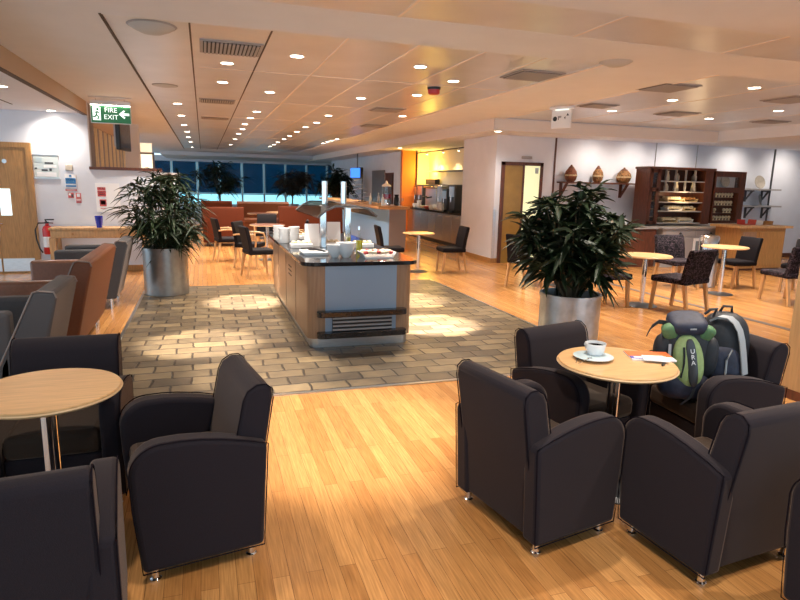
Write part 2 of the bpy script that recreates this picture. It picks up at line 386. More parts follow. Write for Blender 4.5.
MB().box(x0, x1, 18.5, 18.52, z0, z1).build('window_pane', mat('lit hatch pane', (.85, .8, .68), .4, emit=(1, .85, .62), strength=.75), w)
MB().box(x0, x1, 18.5, 18.52, z1+.05, 2.6).build('window_pane', mat('lit upper pane', (.85, .75, .62), .4, emit=(1, .75, .5), strength=.6), w)
sbox('wall_hatch', 'white_wall', x0-.4, x1+.1, 18.4, 18.6, 0, z0-.05)

# --- ceilings
G = {'A': -.72, 'G': 3.98, 'R': 5.42, 'R2': 10.6}
Y0, Y1, Y2, YF = 3.98, 4.67, 5.50, 27.5
b = MB()
TH = .06
def cb(x0, x1, y0, y1, z=ZC): b.box(x0, x1, y0, y1, z, z+TH)
cb(-1.84, 15.6, -3, Y0); cb(-1.84, 15.6, Y1, Y2); cb(-1.84, G['A'], Y2, 37); cb(-1.84, -.4, Y0, Y1)
cb(G['G'], G['R'], Y2, 37); cb(G['R'], 15.6, 10.6, 37); cb(G['R2'], 15.6, Y2, 10.6); cb(G['A'], G['G'], YF, 37)
struct(b.build('ceiling', 'plaster', smooth=0))
b = MB()
for q, dz in (((-.4, 15.6, Y0, Y1), .001), ((G['A'], G['G'], Y2, YF), .012), ((G['R'], G['R2'], Y2, 10.6), .012)): b.box(q[0], q[1], q[2], q[3], ZC+dz, ZC+.045)
struct(b.build('ceiling_panels', 'ceil_metal', smooth=0))
sbox('ceiling_slab', 'plaster', -7, 15.7, -3, 37, ZC+.1, ZC+.2)
ZG = ZC+.008
b = MB().box(G['A']-.008, G['A']+.012, Y2-.03, YF, ZC-.004, ZC+.03)
for x in (-.06, .61): b.box(x-.008, x+.008, Y2, YF, ZG, ZG+.005)
struct(b.build('trim_11', 'dark_gap'))
b = MB()
for x in (1.28, 1.95, 2.63, 3.30): b.box(x-.01, x+.01, Y2, YF, ZG, ZG+.005)
for x in (1.47, 3.02, 4.6, 6.15): b.box(x-.012, x+.012, Y0, Y1, ZC-.002, ZC+.003)
b.box(G['G']-.02, G['G']+.01, Y2, 14, ZC-.003, ZC+.03).box(G['R']-.01, G['R']+.02, Y2, 10.6, ZC-.003, ZC+.03)
for y in (7.6, 10.4, 13.2, 16, 19, 22, 25): b.box(.0, 3.98, y, y+.02, ZG, ZG+.005)
for x in (6.75, 8.05, 9.35): b.box(x-.01, x+.01, Y2, 10.6, ZG, ZG+.005)
struct(b.build('trim_12', 'light_gap'))
# left dropped ceiling with tan fascia
sbox('ceiling_left', 'plaster', -7, -1.86, -3, YB, ZL, ZC)
sbox('trim_13', 'soffit_brown', -1.88, -1.84, -3, YB+.01, ZL-.02, ZC)
sbox('trim_14', 'dark_gap', -1.90, -1.835, -3, YB, ZL-.03, ZL-.02)
sbox('trim_15', 'dark_gap', -2.72, -2.70, -3, 10.8, ZL-.004, ZL)
# right dropped ceilings
b = MB().box(5.28, 10.6, 10.6, YB, ZL, ZC).box(5.28, 7.0, YB, 32, ZL, ZC).box(10.6, 15.5, 8.2, YB, ZL, ZC)
struct(b.build('ceiling_right', 'plaster'))
b = MB().box(5.255, 5.28, 10.575, 32, ZL-.02, ZC).box(5.28, 10.6, 10.575, 10.6, ZL-.02, ZC)
struct(b.build('trim_16', 'fascia'))
sbox('ceiling_far', 'plaster', -1.84, 12, YF+3, 36, 2.74, ZC)

# --- far window wall
YW = 36.0
xs = [Yp(px, 178, YW).x for px in (150, 172, 197.5, 219.5, 242, 264, 285.5, 306.5, 327, 347, 368)]
zs, zm, zt = .25, .86, 2.60
b = MB().box(-7, 12, YW, YW+.15, 0, zs).box(-7, 12, YW, YW+.15, zt, ZC)
b.box(-7, xs[0]-.3, YW, YW+.15, zs, zt).box(xs[-1], 12, YW, YW+.15, zs, zt)
struct(b.build('wall_far', 'white_wall'))
for i, (a, c) in enumerate(zip(xs, xs[1:])):
    b = MB().box(a-.05, a+.05, YW-.06, YW+.1, zs, zt).box(a, c, YW-.04, YW+.08, zm-.03, zm+.03).box(a, c, YW-.04, YW+.08, zs-.03, zs+.03)
    w = struct(b.build('window_%d' % (i+2), 'frame_white'))
    MB().box(a+.05, c-.05, YW+.04, YW+.05, zs, zt).build('window_pane', 'pane', w)
    MB().box(a+.06, c-.06, YW+.0, YW+.006, zm+.04, zt).build('roller_blind', 'blind', w)

# --- kitchen niche beyond the pillar
XK = 7.0
sbox('wall_niche', 'yellow_wall', XK, XK+.1, 13.62, 18.6, 0, ZC)
sbox('pillar_orange', 'orange_paint', 6.08, 6.52, 18.6, 18.8, 0, ZC)
sbox('wall_niche_end', 'yellow_wall', 6.6, 7.1, 18.6, 18.7, 0, ZC)
XF = 6.3
sbox('wall_bar', 'white_wall', XF, XF+.1, 19.5, 31, 0, ZC)
for nm, (pa, pb), z1, m in (('door_3', (373, 385), 2.12, 'door_grey'), ('door_4', (386.5, 393.5), 2.02, 'dark_wood')):
    ya, yb = Xp(pb, 185, XF).y, Xp(pa, 185, XF).y
    d = struct(MB().box(XF-.05, XF, ya, yb, 0, z1).build(nm, m))
    MB().cyl(.03, 0, .06, (XF-.05, ya+.15, 1.05), (0, -PI/2, 0)).build('door_handle', 'chrome', d)
sbox('wall_lit_far', mat('cream far wall', (.80, .72, .55), .6), 6.4, 12, 31, 31.1, 0, ZC)

# ================================================================== FOREGROUND CHAIRS
def arm_profile():
    pts = [(-.25, .06), (-.262, .30), (-.275, .535), (-.19, .562), (-.09, .588), (.0, .604), (.08, .612)]
    for t in range(0, 8):                                   # rounded front shoulder
        a = PI/2 - t*(PI/2-.06)/7
        pts.append((.155+.125*math.cos(a), .49+.122*math.sin(a)))
    pts += [(.275, .34), (.25, .06)]
    return pts
def make_tub():
    t = thing('tub_chair', '', 'armchair')
    ap = arm_profile()
    for s in (-1, 1):
        y0, y1 = (.215, .315) if s > 0 else (-.315, -.215)
        a = MB().prism(ap, y0, y1).build('arm', 'fabric', t, bevel=.022, seg=3)
        yo = .311*s
        MB().tube([(x*1.0, yo, z) for x, z in ap], .003, 5, closed=True).build('piping', 'fabric_pipe', a)
    back = [(-.235, .07), (-.255, .35), (-.315, .72), (-.312, .762), (-.285, .785), (-.245, .785), (-.205, .76), (-.185, .72), (-.12, .40), (-.12, .07)]
    bk = MB().prism(back, -.262, .262).build('backrest', 'fabric', t, bevel=.02, seg=3)
    for s in (-1, 1):
        MB().tube([(x, .259*s, z) for x, z in back[1:9]], .003, 5).build('piping', 'fabric_pipe', bk)
    MB().box(-.16, .225, -.22, .22, .07, .30).build('seat_base', 'fabric', t, bevel=.01)
    MB().box(-.16, .25, -.214, .214, .302, .425).build('seat_cushion', 'fabric_seat', t, bevel=.035, seg=3)
    for sx in (-.2, .2):
        for sy in (-.265, .265):
            MB().lathe([(.022, 0), (.024, .006), (.017, .012), (.016, .04), (.024, .05), (.024, .066)], 14, (sx, sy, 0)).build('foot', 'chrome', t)
    return t
tub = make_tub()
GT = 'charcoal tub chairs around the two round tables'
R_ = math.radians
first = True
for x, y, deg, lab in (
    (1.535, 2.452, 11, 'charcoal tub chair left of the coffee cup table, its back nearest the island'),
    (2.212, 1.99, 95, 'charcoal tub chair with its back to the camera at the table with the coffee cup'),
    (2.15, 2.99, -76, 'charcoal tub chair between the coffee cup table and the big steel planter'),
    (2.93, 2.78, 178, 'charcoal tub chair holding two backpacks on its seat'),
    (2.45, 1.29, 90, 'dark tub chair cut off by the bottom right corner of the photo'),
    (-.10, 2.73, 190, 'charcoal tub chair beside the empty round table, turned sideways with its rounded arm towards us'),
    (-.64, 2.12, 96, 'charcoal tub chair in the bottom left corner, its back towards us'),
    (-.745, 3.33, -90, 'charcoal tub chair behind the empty round table, facing us')):
    if first: tub.location = (x, y, 0); tub.rotation_euler = (0, 0, R_(deg)); tub['label'] = lab; tub['group'] = GT; first = False
    else: dup(tub, (x, y, 0), R_(deg), lab, GT)
# round tables
def round_table(name, loc, r, h, label, group, topm='oak_top', base=.24, rz=0, legm='chrome', basem='dark_grey'):
    t = thing(name, label, 'table', loc, rz, group)
    tp = MB().lathe([(r-.012, h-.028), (r, h-.018), (r, h-.004), (r-.004, h)], 56).build('table_top', topm, t)
    MB().tube([((r+.0005)*math.cos(2*PI*i/56), (r+.0005)*math.sin(2*PI*i/56), h-.014) for i in range(56)], .006, 5, closed=True).build('edge_band', 'oak_edge', tp)
    MB().cyl(.035, .02, h-.03).build('column', legm, t)
    MB().lathe([(.11, h-.04), (.12, h-.034), (.12, h-.028)], 24).build('top_plate', 'dark_grey', t)
    MB().lathe([(0, .026), (.03, .025), (base-.02, .014), (base, .006), (base, 0), (0, 0)][::-1], 36).build('base', basem, t)
    return t
TH2 = .72
T1 = round_table('round_table', (-.70, 2.89, 0), .305, TH2, 'round oak table with nothing on it, between four tub chairs', 'round oak lounge tables')
T2 = round_table('round_table', (2.12, 2.63, 0), .312, TH2, 'round oak table with a coffee cup and papers on it', 'round oak lounge tables')
# things on the table
zt = TH2
p = Z(593, 359, zt)
o = thing('saucer', 'white saucer under the coffee cup on the round table', 'saucer', (p.x, p.y, zt+.001)); o.scale = (1.12, 1.12, 1)
MB().lathe([(.045, 0), (.055, .004), (.094, .015), (.096, .018), (.092, .018), (.05, .008), (0, .007)], 36).build('dish', 'white', o)
MB().lathe([(.0945, .0165), (.0965, .0180), (.0945, .0190)], 36).build('grey_rim', 'notice_grey', o)
p2 = Z(597, 357, zt)
cup = thing('coffee_cup', 'white coffee cup half full of black coffee on the saucer', 'cup', (p2.x-.015, p2.y, zt+.011), R_(100)); cup.scale = (1.28, 1.28, 1.28)
MB().lathe([(.024, 0), (.03, .004), (.040, .03), (.044, .056), (.0415, .056), (.037, .03), (.025, .008), (0, .006)], 30).build('bowl', 'white', cup)
MB().lathe([(0, .044), (.040, .044)], 30).build('coffee', 'coffee', cup)
MB().tube([(.040, 0, .046), (.058, 0, .046), (.064, 0, .034), (.056, 0, .020), (.036, 0, .018)], .0042, 6).build('handle', 'white', cup)
p = Z(583, 363, zt)
sp = MB().tube([(-.07, 0, .0), (.03, .0, .004), (.045, 0, .004)], .0022, 6).ell(.02, .011, .003, (.06, 0, .004)).build('teaspoon', 'chrome', loc=(p.x-.0, p.y-.015, zt+.016), rot=(0, .0, .5)); tag(sp, 'steel teaspoon resting on the saucer', 'spoon')
p = Z(573, 360, zt)
sp = MB().tube([(-.045, 0, .003), (.02, 0, .003)], .002, 6).ell(.016, .008, .003, (.035, 0, .003)).build('sugar_stick', 'dark_grey', loc=(p.x+.01, p.y-.02, zt), rot=(0, 0, .9)); tag(sp, 'small dark sugar stick on the table left of the saucer', 'stick')
pm = Z(650, 357, zt)
mg = thing('magazine', 'magazine with an orange cover and blue headline lying on the round table', 'magazine', (pm.x-.005, pm.y, zt+.0005), R_(-22))
MB().box(-.12, .12, -.085, .085, 0, .008).build('pages', 'paper', mg)
MB().box(-.12, .12, -.02, .086, .0081, .0095).build('cover_picture', 'orange_print', mg)
MB().box(-.12, .02, -.072, -.022, .0081, .0095).build('cover_headline', 'violet_print', mg)
MB().box(-.10, -.05, -.055, -.035, .0096, .0102).box(-.04, .0, -.05, -.036, .0096, .0102).build('headline_words', 'paper', mg)
pn = Z(655, 361, zt)
pp = MB().box(-.065, .065, -.05, .05, 0, .004, (0, 0, 0), (0, 0, 0)).box(-.05, .055, -.045, .04, .004, .007, (0, 0, 0), (.03, .02, .2)).build('folded_paper', 'paper', loc=(pn.x, pn.y, zt+.0115), rot=(0, 0, R_(-30))); tag(pp, 'folded white paper lying on the orange magazine', 'paper')
pk = Z(666, 366, zt)
o = MB().box(-.016, .016, -.006, .006, 0, .012).build('lighter', 'black', bevel=.004, loc=(pk.x-.012, pk.y+.008, zt+.001), rot=(0, 0, .5)); tag(o, 'small black lighter at the edge of the papers on the table', 'lighter')

# ================================================================== BACKPACKS on the tub chair
def backpack_green():
    t = thing('backpack', 'green and navy rucksack standing on the tub chair seat', 'backpack', (2.68, 2.74, .43), R_(-26)); t.scale = (.86, .86, .86)
    # local: -y is the side with the pocket, facing the table and the camera
    MB().ell(.165, .115, .285, (0, 0, .28), (.0, 0, 0), 28, 14, .72).build('main_sack', 'black_nylon', t)
    for s in (-1, 1):
        MB().ell(.062, .075, .15, (s*.145, -.035, .30), (0, s*.06, 0), 18, 10, .8).build('side_pocket', 'black_nylon', t)
        MB().ell(.048, .04, .055, (s*.118-.01, -.07, .478), (.45, s*.35, s*.35), 16, 10, .6).build('side_flap', 'green_nylon', t)
    MB().ell(.125, .115, .055, (-.012, -.03, .535), (.32, -.06, 0), 26, 12, .65).build('lid', 'navy_nylon', t)
    MB().box(-.02, .02, -.002, .002, -.005, .005, (-.0, -.142, .515), (.35, -.06, 0)).build('lid_badge', 'grey_nylon', t)
    MB().ell(.17, .10, .10, (0, -.05, .105), (0, 0, 0), 26, 12, .7).build('bottom_pouch', 'navy_nylon', t)
    pk = MB().ell(.098, .05, .185, (.0, -.112, .285), (-.08, -.16, 0), 26, 14, .92).build('front_pocket', 'lime_nylon', t)
    MB().ell(.036, .02, .165, (.012, -.147, .285), (-.08, -.16, 0), 16, 12, .75).build('dark_stripe', 'dark_grey', pk)
    MB().tube([(-.052+.012*math.cos(k), -.158+abs(k)*.006, .285+.105*k/1.2) for k in (-1.2, -.6, 0, .6, 1.2)], .007, 6).build('zip', 'black_nylon', pk)
    for i, ch in enumerate('URA'):
        text_mesh('lettering', ch, .042, 'paper', pk, (-.002+.007*i+.004, -.1715+.0022*abs(i-.6), .37-.04*i), (PI/2-.08, -0.16, 0), .001)
    MB().strap([(-.15, -.05, .53), (-.21, -.09, .545), (-.26, -.115, .51), (-.285, -.125, .46)], .03, .006, (.25, .1, .9)).build('strap', 'black_nylon', t)
    MB().tube([(.10, -.02, .60), (.135, -.03, .635), (.175, -.02, .64), (.165, 0, .58)], .009, 6).build('grab_loop', 'black_nylon', t)
    MB().strap([(.06, -.135, .15), (.03, -.165, .06), (-.03, -.16, -.005)], .02, .004, (1, 0, 0)).build('buckle_strap', 'black_nylon', t)
    MB().strap([(-.13, -.12, .40), (-.125, -.13, .25), (-.12, -.125, .12)], .018, .004, (1, 0, 0)).build('compression_strap', 'grey_nylon', t)
    for s in (-1, 1):
        MB().strap([(s*.075, .10, .50), (s*.085, .135, .36), (s*.08, .13, .18), (s*.09, .10, .05)], .055, .014, (1, 0, 0)).build('shoulder_strap', 'black_nylon', t)
backpack_green()
def backpack_dark():
    t = thing('backpack', 'black rucksack with a pale grey curved band leaning behind the green one', 'backpack', (2.965, 2.74, .43), R_(-34)); t.scale = (.92, .92, .96)
    MB().ell(.155, .13, .265, (0, 0, .265), (0, .05, 0), 28, 14, .75).build('main_sack', 'black_nylon', t)
    MB().ell(.11, .06, .16, (-.01, -.105, .18), (-.05, 0, 0), 24, 12, .75).build('front_pocket', 'navy_nylon', t)
    MB().strap([(-.09, -.075, .485), (-.05, -.095, .512), (.0, -.108, .512), (.035, -.122, .485), (.062, -.134, .44), (.08, -.142, .38), (.094, -.146, .31), (.108, -.143, .24), (.122, -.135, .17)], .036, .012, (.9, .3, .35)).build('grey_band', 'grey_nylon', t)
    MB().tube([(.03, -.15, .32), (.0, -.17, .26), (.005, -.168, .12), (.01, -.165, .03)], .006, 6).build('pull_cord', 'grey_nylon', t)
    MB().tube([(-.03, .02, .525), (-.02, -.01, .565), (.03, -.01, .565), (.04, .02, .525)], .009, 6).build('grab_loop', 'black_nylon', t)
    for s in (-1, 1):
        MB().strap([(s*.07, .12, .46), (s*.08, .145, .32), (s*.075, .14, .12)], .05, .014, (1, 0, 0)).build('shoulder_strap', 'black_nylon', t)
backpack_dark()
# wooden post at the right
o = thing('wooden_post', 'tall square oak clad post at the right edge behind the tub chairs', 'post', (4.70, 3.40, 0))
MB().box(-.22, .22, -.10, .10, 0, ZC-.004).build('cladding', 'col_wood', o, bevel=.004)
MB().box(-.225, .225, -.105, .105, 0, .08).build('plinth', 'dark_wood', o)

# ================================================================== LOUNGE SEATS, left
def lounge(name, label, cat, x, y0, y1, body, backm, armm, h=.9, depth=.66, group=None):
    w = y1-y0; yc = (y0+y1)/2
    t = thing(name, label, cat, (x, yc, 0), 0, group); hw = w/2    # faces -x, back at +x
    back = [(-.24, .14), (-.20, .40), (.01, h-.05), (.03, h-.01), (.06, h), (.155, h-.01), (.17, h-.05), (.0, .14)]
    bk = MB().prism(back, -hw, hw).build('backrest', backm, t, bevel=.02, seg=3)
    for s in (-1, 1): MB().tube([(px, s*(hw-.002), pz) for px, pz in back[1:7]], .006, 6).build('piping', 'grey_panel', bk)
    MB().box(-depth, -.2, -hw+.12, hw-.12, .14, .30).build('seat_base', body, t, bevel=.01)
    n = 1 if w < 1 else 2
    for i in range(n):
        a = -hw+.13+i*(w-.26)/n
        MB().box(-depth-.01, -.17, a, a+(w-.26)/n-.006, .302, .46).build('seat_cushion', armm, t, bevel=.04, seg=3)
    for s in (-1, 1):
        y = s*(hw-.065)
        MB().box(-depth, -.12, y-.065, y+.065, .14, .76).build('arm', armm, t, bevel=.03, seg=3)
        for fx in (-depth+.06, -.06): MB().cyl(.02, 0, .145, (fx, s*(hw-.07), 0)).build('foot', 'chrome', t)
    return t
lounge('lounge_chair', 'grey high-backed lounge chair in front of the rust coloured sofa', 'armchair', -1.13, 4.42, 5.12, 'grey_fabric', 'grey_fabric', 'grey_fabric', .90)
lounge('lounge_sofa', 'rust coloured high-backed sofa with brown leather arms', 'sofa', -1.12, 5.72, 7.28, 'tan_leather', 'orange_fabric', 'tan_leather', .93)
lounge('lounge_chair', 'brown grey high-backed lounge chair between the rust sofa and the leafy planter', 'armchair', -1.10, 8.15, 8.88, 'grey_fabric', 'grey_fabric', 'grey_fabric', .87)

# ================================================================== PLANTS
def foliage(centers, n, L, W, droop, seed, up=.3):
    rnd = random.Random(seed); vs = []; fs = []
    for k in range(n):
        cx, cy, cz = centers[rnd.randrange(len(centers))]
        a = rnd.uniform(0, 2*PI); el = rnd.gauss(up, .45); l = L*rnd.uniform(.6, 1.15); w = W*rnd.uniform(.7, 1.15)
        d = Vector((math.cos(a)*math.cos(el), math.sin(a)*math.cos(el), math.sin(el)))
        side = d.cross(Vector((0, 0, 1)))
        if side.length < .05: side = Vector((1, 0, 0))
        side.normalize(); side = (side + Vector((0, 0, rnd.uniform(-.6, .6)))).normalized()
        p = Vector((cx, cy, cz)) + Vector((rnd.gauss(0, .03), rnd.gauss(0, .03), rnd.gauss(0, .03)))
        base = len(vs); nrm = side.cross(d)
        for j, (t, ww) in enumerate(((.08, .15), (.35, 1), (.65, .8), (.9, .3))):
            q = p + d*l*t + Vector((0, 0, -droop*l*t*t))
            vs += [q-side*w*ww/2+nrm*.004, q-nrm*.18*w*ww, q+side*w*ww/2+nrm*.004]
        vs.append(p+d*l+Vector((0, 0, -droop*l)))
        for j in range(3):
            o = base+3*j
            fs += [(o, o+1, o+4, o+3), (o+1, o+2, o+5, o+4)]
        o = base+9; fs += [(o, o+1, o+3), (o+1, o+2, o+3)]
    return [tuple(v) for v in vs], fs
def plant(name, label, loc, pot_r, pot_h, potm, spread, z0, z1, nb, nl, L, W, droop, leafm, seed, taper=None, group=None, trunk=0, top_r=None, lean=(0, 0)):
    t = thing(name, label, 'potted plant', loc, 0, group); rnd = random.Random(seed)
    tr = top_r or pot_r
    MB().lathe([(pot_r*.97, 0), (pot_r, .01), (tr, pot_h-.03), (tr+.012, pot_h-.03), (tr+.012, pot_h), (tr-.015, pot_h), (tr-.015, pot_h-.09), (0, pot_h-.09)], 44).build('planter_pot', potm, t)
    MB().lathe([(0, pot_h-.075), (tr-.017, pot_h-.085)], 30).build('soil', 'soil', t)
    cs = []; b = MB()
    for k in range(nb):
        a = 2*PI*k/nb*2.4+rnd.uniform(-.3, .3); rr = rnd.uniform(.1, 1)**.6
        h = rnd.uniform(0, 1); z = z0+(z1-z0)*h
        prof = math.sin(PI*min(1, max(0, .12+.80*h)))**.7
        r = spread*rr*prof
        e = Vector((r*math.cos(a)+lean[0]*h, r*math.sin(a)+lean[1]*h, z)); s0 = Vector((.05*math.cos(a), .05*math.sin(a), pot_h-.1+trunk))
        m = s0.lerp(e, .5)+Vector((0, 0, .06))
        b.tube([s0, m, e], [.012, .008, .004], 5)
        cs += [tuple(e), tuple(s0.lerp(e, .75)+Vector((0, 0, .04)))] if rr > .4 else [tuple(e)]
    if trunk: b.tube([(0, 0, pot_h-.1), (0.02, 0, pot_h+trunk*.5), (0, 0, pot_h-.1+trunk)], .035, 8)
    else:
        for k in range(5): b.tube([(.06*math.cos(k*1.3), .06*math.sin(k*1.3), pot_h-.1), (.08*math.cos(k*1.3), .08*math.sin(k*1.3), z0+.25)], .012, 6)
    b.build('stem', 'stem', t)
    vs, fs = foliage(cs, nl, L, W, droop, seed+1)
    me = bpy.data.meshes.new('foliage'); me.from_pydata(vs, [], fs); me.materials.append(M[leafm])
    for p in me.polygons: p.use_smooth = True
    o = bpy.data.objects.new('foliage', me); COL.objects.link(o); o.parent = t; o['kind'] = 'stuff'
    return t
plant('potted_plant', 'leafy bamboo-like plant in a dull zinc tub beside the console table', (-.56, 9.22, 0), .305, .68, 'zinc_dark', .60, .72, 1.68, 50, 1300, .33, .036, .5, 'leaf_mid', 11)
plant('potted_plant', 'dense dark green plant in a shiny galvanised tub behind the tub chairs', (3.52, 5.16, 0), .30, .60, 'zinc', .56, .78, 1.62, 60, 1700, .27, .062, .4, 'leaf_dark', 23, lean=(-.08, 0))

# ================================================================== BUFFET ISLAND
IX0, IX1, IY0, IY1, IH = .94, 2.03, 5.78, 9.0, .84
isl = thing('buffet_island', 'maple buffet counter with a black granite top standing on the stone paving', 'counter', (0, 0, 0))
def rrect(x0, x1, y0, y1, r, n=6):
    p = []
    for cx, cy, a0 in ((x1-r, y1-r, 0), (x0+r, y1-r, PI/2), (x0+r, y0+r, PI), (x1-r, y0+r, 3*PI/2)):
        for k in range(n+1): p.append((cx+r*math.cos(a0+k*PI/2/n), cy+r*math.sin(a0+k*PI/2/n)))
    return p
MB().prism(rrect(IX0, IX1, IY0, IY1, .10), .10, IH, 'z').build('cabinet_body', 'maple', isl)
MB().prism(rrect(IX0+.03, IX1-.03, IY0+.02, IY1, .08), 0, .10, 'z').build('kick_plate', 'steel', isl)
MB().prism(rrect(IX0-.06, IX1+.06, IY0-.06, IY1+.04, .14), IH, IH+.04, 'z').build('worktop', 'granite', isl, bevel=.006)
MB().box(1.11, 1.85, IY0-.012, IY0+.01, .12, IH-.004).build('front_panel', 'blue_panel', isl)
for z in (.12, .335):
    MB().prism(rrect(1.02, 1.95, IY0-.11, IY0+.02, .055), z, z+.055, 'z').build('front_shelf', 'granite', isl, bevel=.006)
gr = MB().box(1.18, 1.80, IY0-.03, IY0, .175, .335).build('vent_grille', 'black', isl)
for k in range(4): MB().box(1.18, 1.80, IY0-.045, IY0-.03, .185+k*.039, .203+k*.039).build('slat', 'grey_paint', gr)
for y in (6.62, 7.45, 8.25): MB().box(IX0-.003, IX0+.01, y-.003, y+.003, .11, IH-.002).build('door_gap', 'dark_gap', isl)
for k in range(3): MB().box(IX0-.004, IX0+.01, 6.95, 7.2, .66-.05*k, .672-.05*k, (0, 0, 0), (0, 0, 0)).build('vent_slot', 'vent_dark', isl)
IT = IH+.04
# heated gantry: two square posts and a folded smoked canopy
gan = thing('heated_gantry', 'smoked buffet canopy on chrome posts standing on the island worktop', 'canopy', (1.52, 7.15, IT))
for (x, y) in ((-.19, -.1), (.06, -.3)):
    MB().box(x-.035, x+.035, y-.035, y+.035, 0, .50).build('post', 'chrome', gan, bevel=.006)
cy0, cy1 = -.72, .95
arch = [(-.36, .395), (-.27, .47), (-.17, .515), (.10, .515), (.20, .49), (.30, .41)]
a2 = arch + [(x*.985, z-.012) for x, z in arch[::-1]]
cp = MB().prism(a2, cy0, cy1).build('canopy', 'smoked', gan)
MB().tube([(x, cy0, z) for x, z in arch], .010, 6).build('front_rim', 'dark_grey', cp)
MB().tube([(x, cy1, z) for x, z in arch], .010, 6).build('back_rim', 'dark_grey', cp)
for k in range(6): MB().box(-.02, .18, -.66+.26*k, -.60+.26*k, .49, .503).build('heat_lamp', 'lamp_off', gan)
MB().cyl(.035, .515, .78, (-.15, .0, 0)).build('flue', 'chrome', gan)
MB().cyl(.035, .515, .78, (.08, .0, 0)).build('flue', 'chrome', gan)
def lat(name, label, cat, prof, m, loc, group=None, seg=24, rot=0):
    o = MB().lathe(prof, seg).build(name, m, loc=loc, rot=(0, 0, rot)); return tag(o, label, cat, group)
bowl = [(.035, 0), (.04, .008), (.075, .04), (.098, .10), (.10, .125), (.094, .125), (.09, .10), (.068, .045), (0, .03)]
for (px, py, lb, s) in ((336, 258, 'smaller white bowl at the front edge of the island worktop', .92), (347.5, 258, 'larger white bowl beside the oil bottle on the island', 1.08)):
    p = Z(px, py, IT); lat('bowl', lb, 'bowl', [(r*s*.94, z*s*1.15) for r, z in bowl], 'white', (p.x, p.y+.07, IT), 'white bowls on the island')
p = Z(278, 241, IT)
for k in range(3):
    for j in range(4):
        o = MB().lathe([(.055, 0), (.062, .004), (.075, .05), (.071, .05), (.058, .008), (0, .007)], 20).build('stacked_cup', 'white', loc=(p.x+.05+.155*(k % 2)-.02*(k == 2), p.y-.25+.22*k, IT+.046*j))
        tag(o, 'white cup %s of the %s stack left on the island' % (('at the bottom', 'second from the bottom', 'second from the top', 'on top')[j], ('front', 'middle', 'back')[k]), 'cup', 'white cups stacked on the island')
for (px, py, lb) in ((312, 246, 'left white upright menu card on the island worktop'), (333.5, 243, 'right white upright menu card on the island worktop')):
    p = Z(px, py, IT); o = MB().prism([(-.05, 0), (.05, 0), (.006, .27), (-.006, .27)], -.085, .085, 'x').build('menu_card', 'paper', loc=(p.x, p.y, IT)); tag(o, lb, 'card', 'menu cards on the island')
p = Z(317, 255, IT)
tr = thing('serving_platter', 'white rectangular platter with two tongs at the front of the island', 'platter', (p.x+.0, p.y+.08, IT))
MB().prism(rrect(-.14, .13, -.1, .22, .03), 0, .012, 'z').build('plate', 'white', tr)
MB().prism(rrect(-.15, .14, -.11, .23, .035), .012, .03, 'z').build('rim', 'white', tr, bevel=.004)
for k, (dx, dy, an) in enumerate(((-.03, .15, .5), (.02, .0, .7))):
    o = MB().tube([(-.11, 0, .012), (0, .012, .022), (.1, .0, .008)], .008, 6).tube([(-.11, 0, .012), (0, -.02, .022), (.1, -.016, .008)], .008, 6).build('tongs', 'black', loc=(p.x+dx, p.y+.08+dy, IT+.03), rot=(0, 0, -an)); tag(o, 'black serving tongs %s of the white platter on the island' % ('at the back', 'at the front')[k], 'tongs', 'tongs on the platter')
p = Z(379, 258, IT)
tr = thing('pastry_tray', 'long white tray of small pastries at the right front of the island', 'tray', (p.x, p.y+.05, IT))
MB().prism([(-.15, 0), (.15, 0), (.19, .06), (.18, .06), (.145, .012), (-.145, .012), (-.18, .06), (-.19, .06)], -.07, .16).build('tray', 'white', tr)
for i in range(7):
    for j in range(3):
        MB().ell(.026, .03, .02, (-.135+.045*i, -.03+.07*j, .055+.006*((i+j) % 2)), (0, 0, i)).build('pastry', 'cream' if (i+j) % 3 else 'red_food', tr)
p = Z(357.5, 250, IT)
bt = thing('oil_bottle', 'glass bottle of yellow olive oil on the island worktop', 'bottle', (p.x-.03, p.y-.2, IT))
MB().lathe([(0, 0), (.034, 0), (.036, .01), (.036, .13), (.0, .13)], 18).build('oil', 'olive', bt)
MB().lathe([(.038, .0), (.038, .15), (.014, .19), (.013, .25)], 18).build('bottle_glass', 'clear', bt)
MB().lathe([(.014, .25), (.012, .29), (0, .292)], 12).build('stopper', 'chrome', bt)
for k, (px, py) in enumerate(((297, 239), (301.5, 247.5), (362, 247), (329, 246))):
    p = Z(px, py, IT)
    o = thing('food_dish', ('long dish of bread rolls behind the white cups', 'shallow white dish between cups and platter', 'white dish to the right of the oil bottle', 'white dish between the two menu cards')[k], 'dish', (p.x, p.y, IT))
    MB().prism(rrect(-.13, .13, -.09, .09, .02), 0, .05, 'z').build('dish', 'white', o, bevel=.006)
    for i in range(4): MB().ell(.03, .035, .022, (-.09+.06*i, .01*(i % 2), .06)).build('bread_roll', 'cream', o)

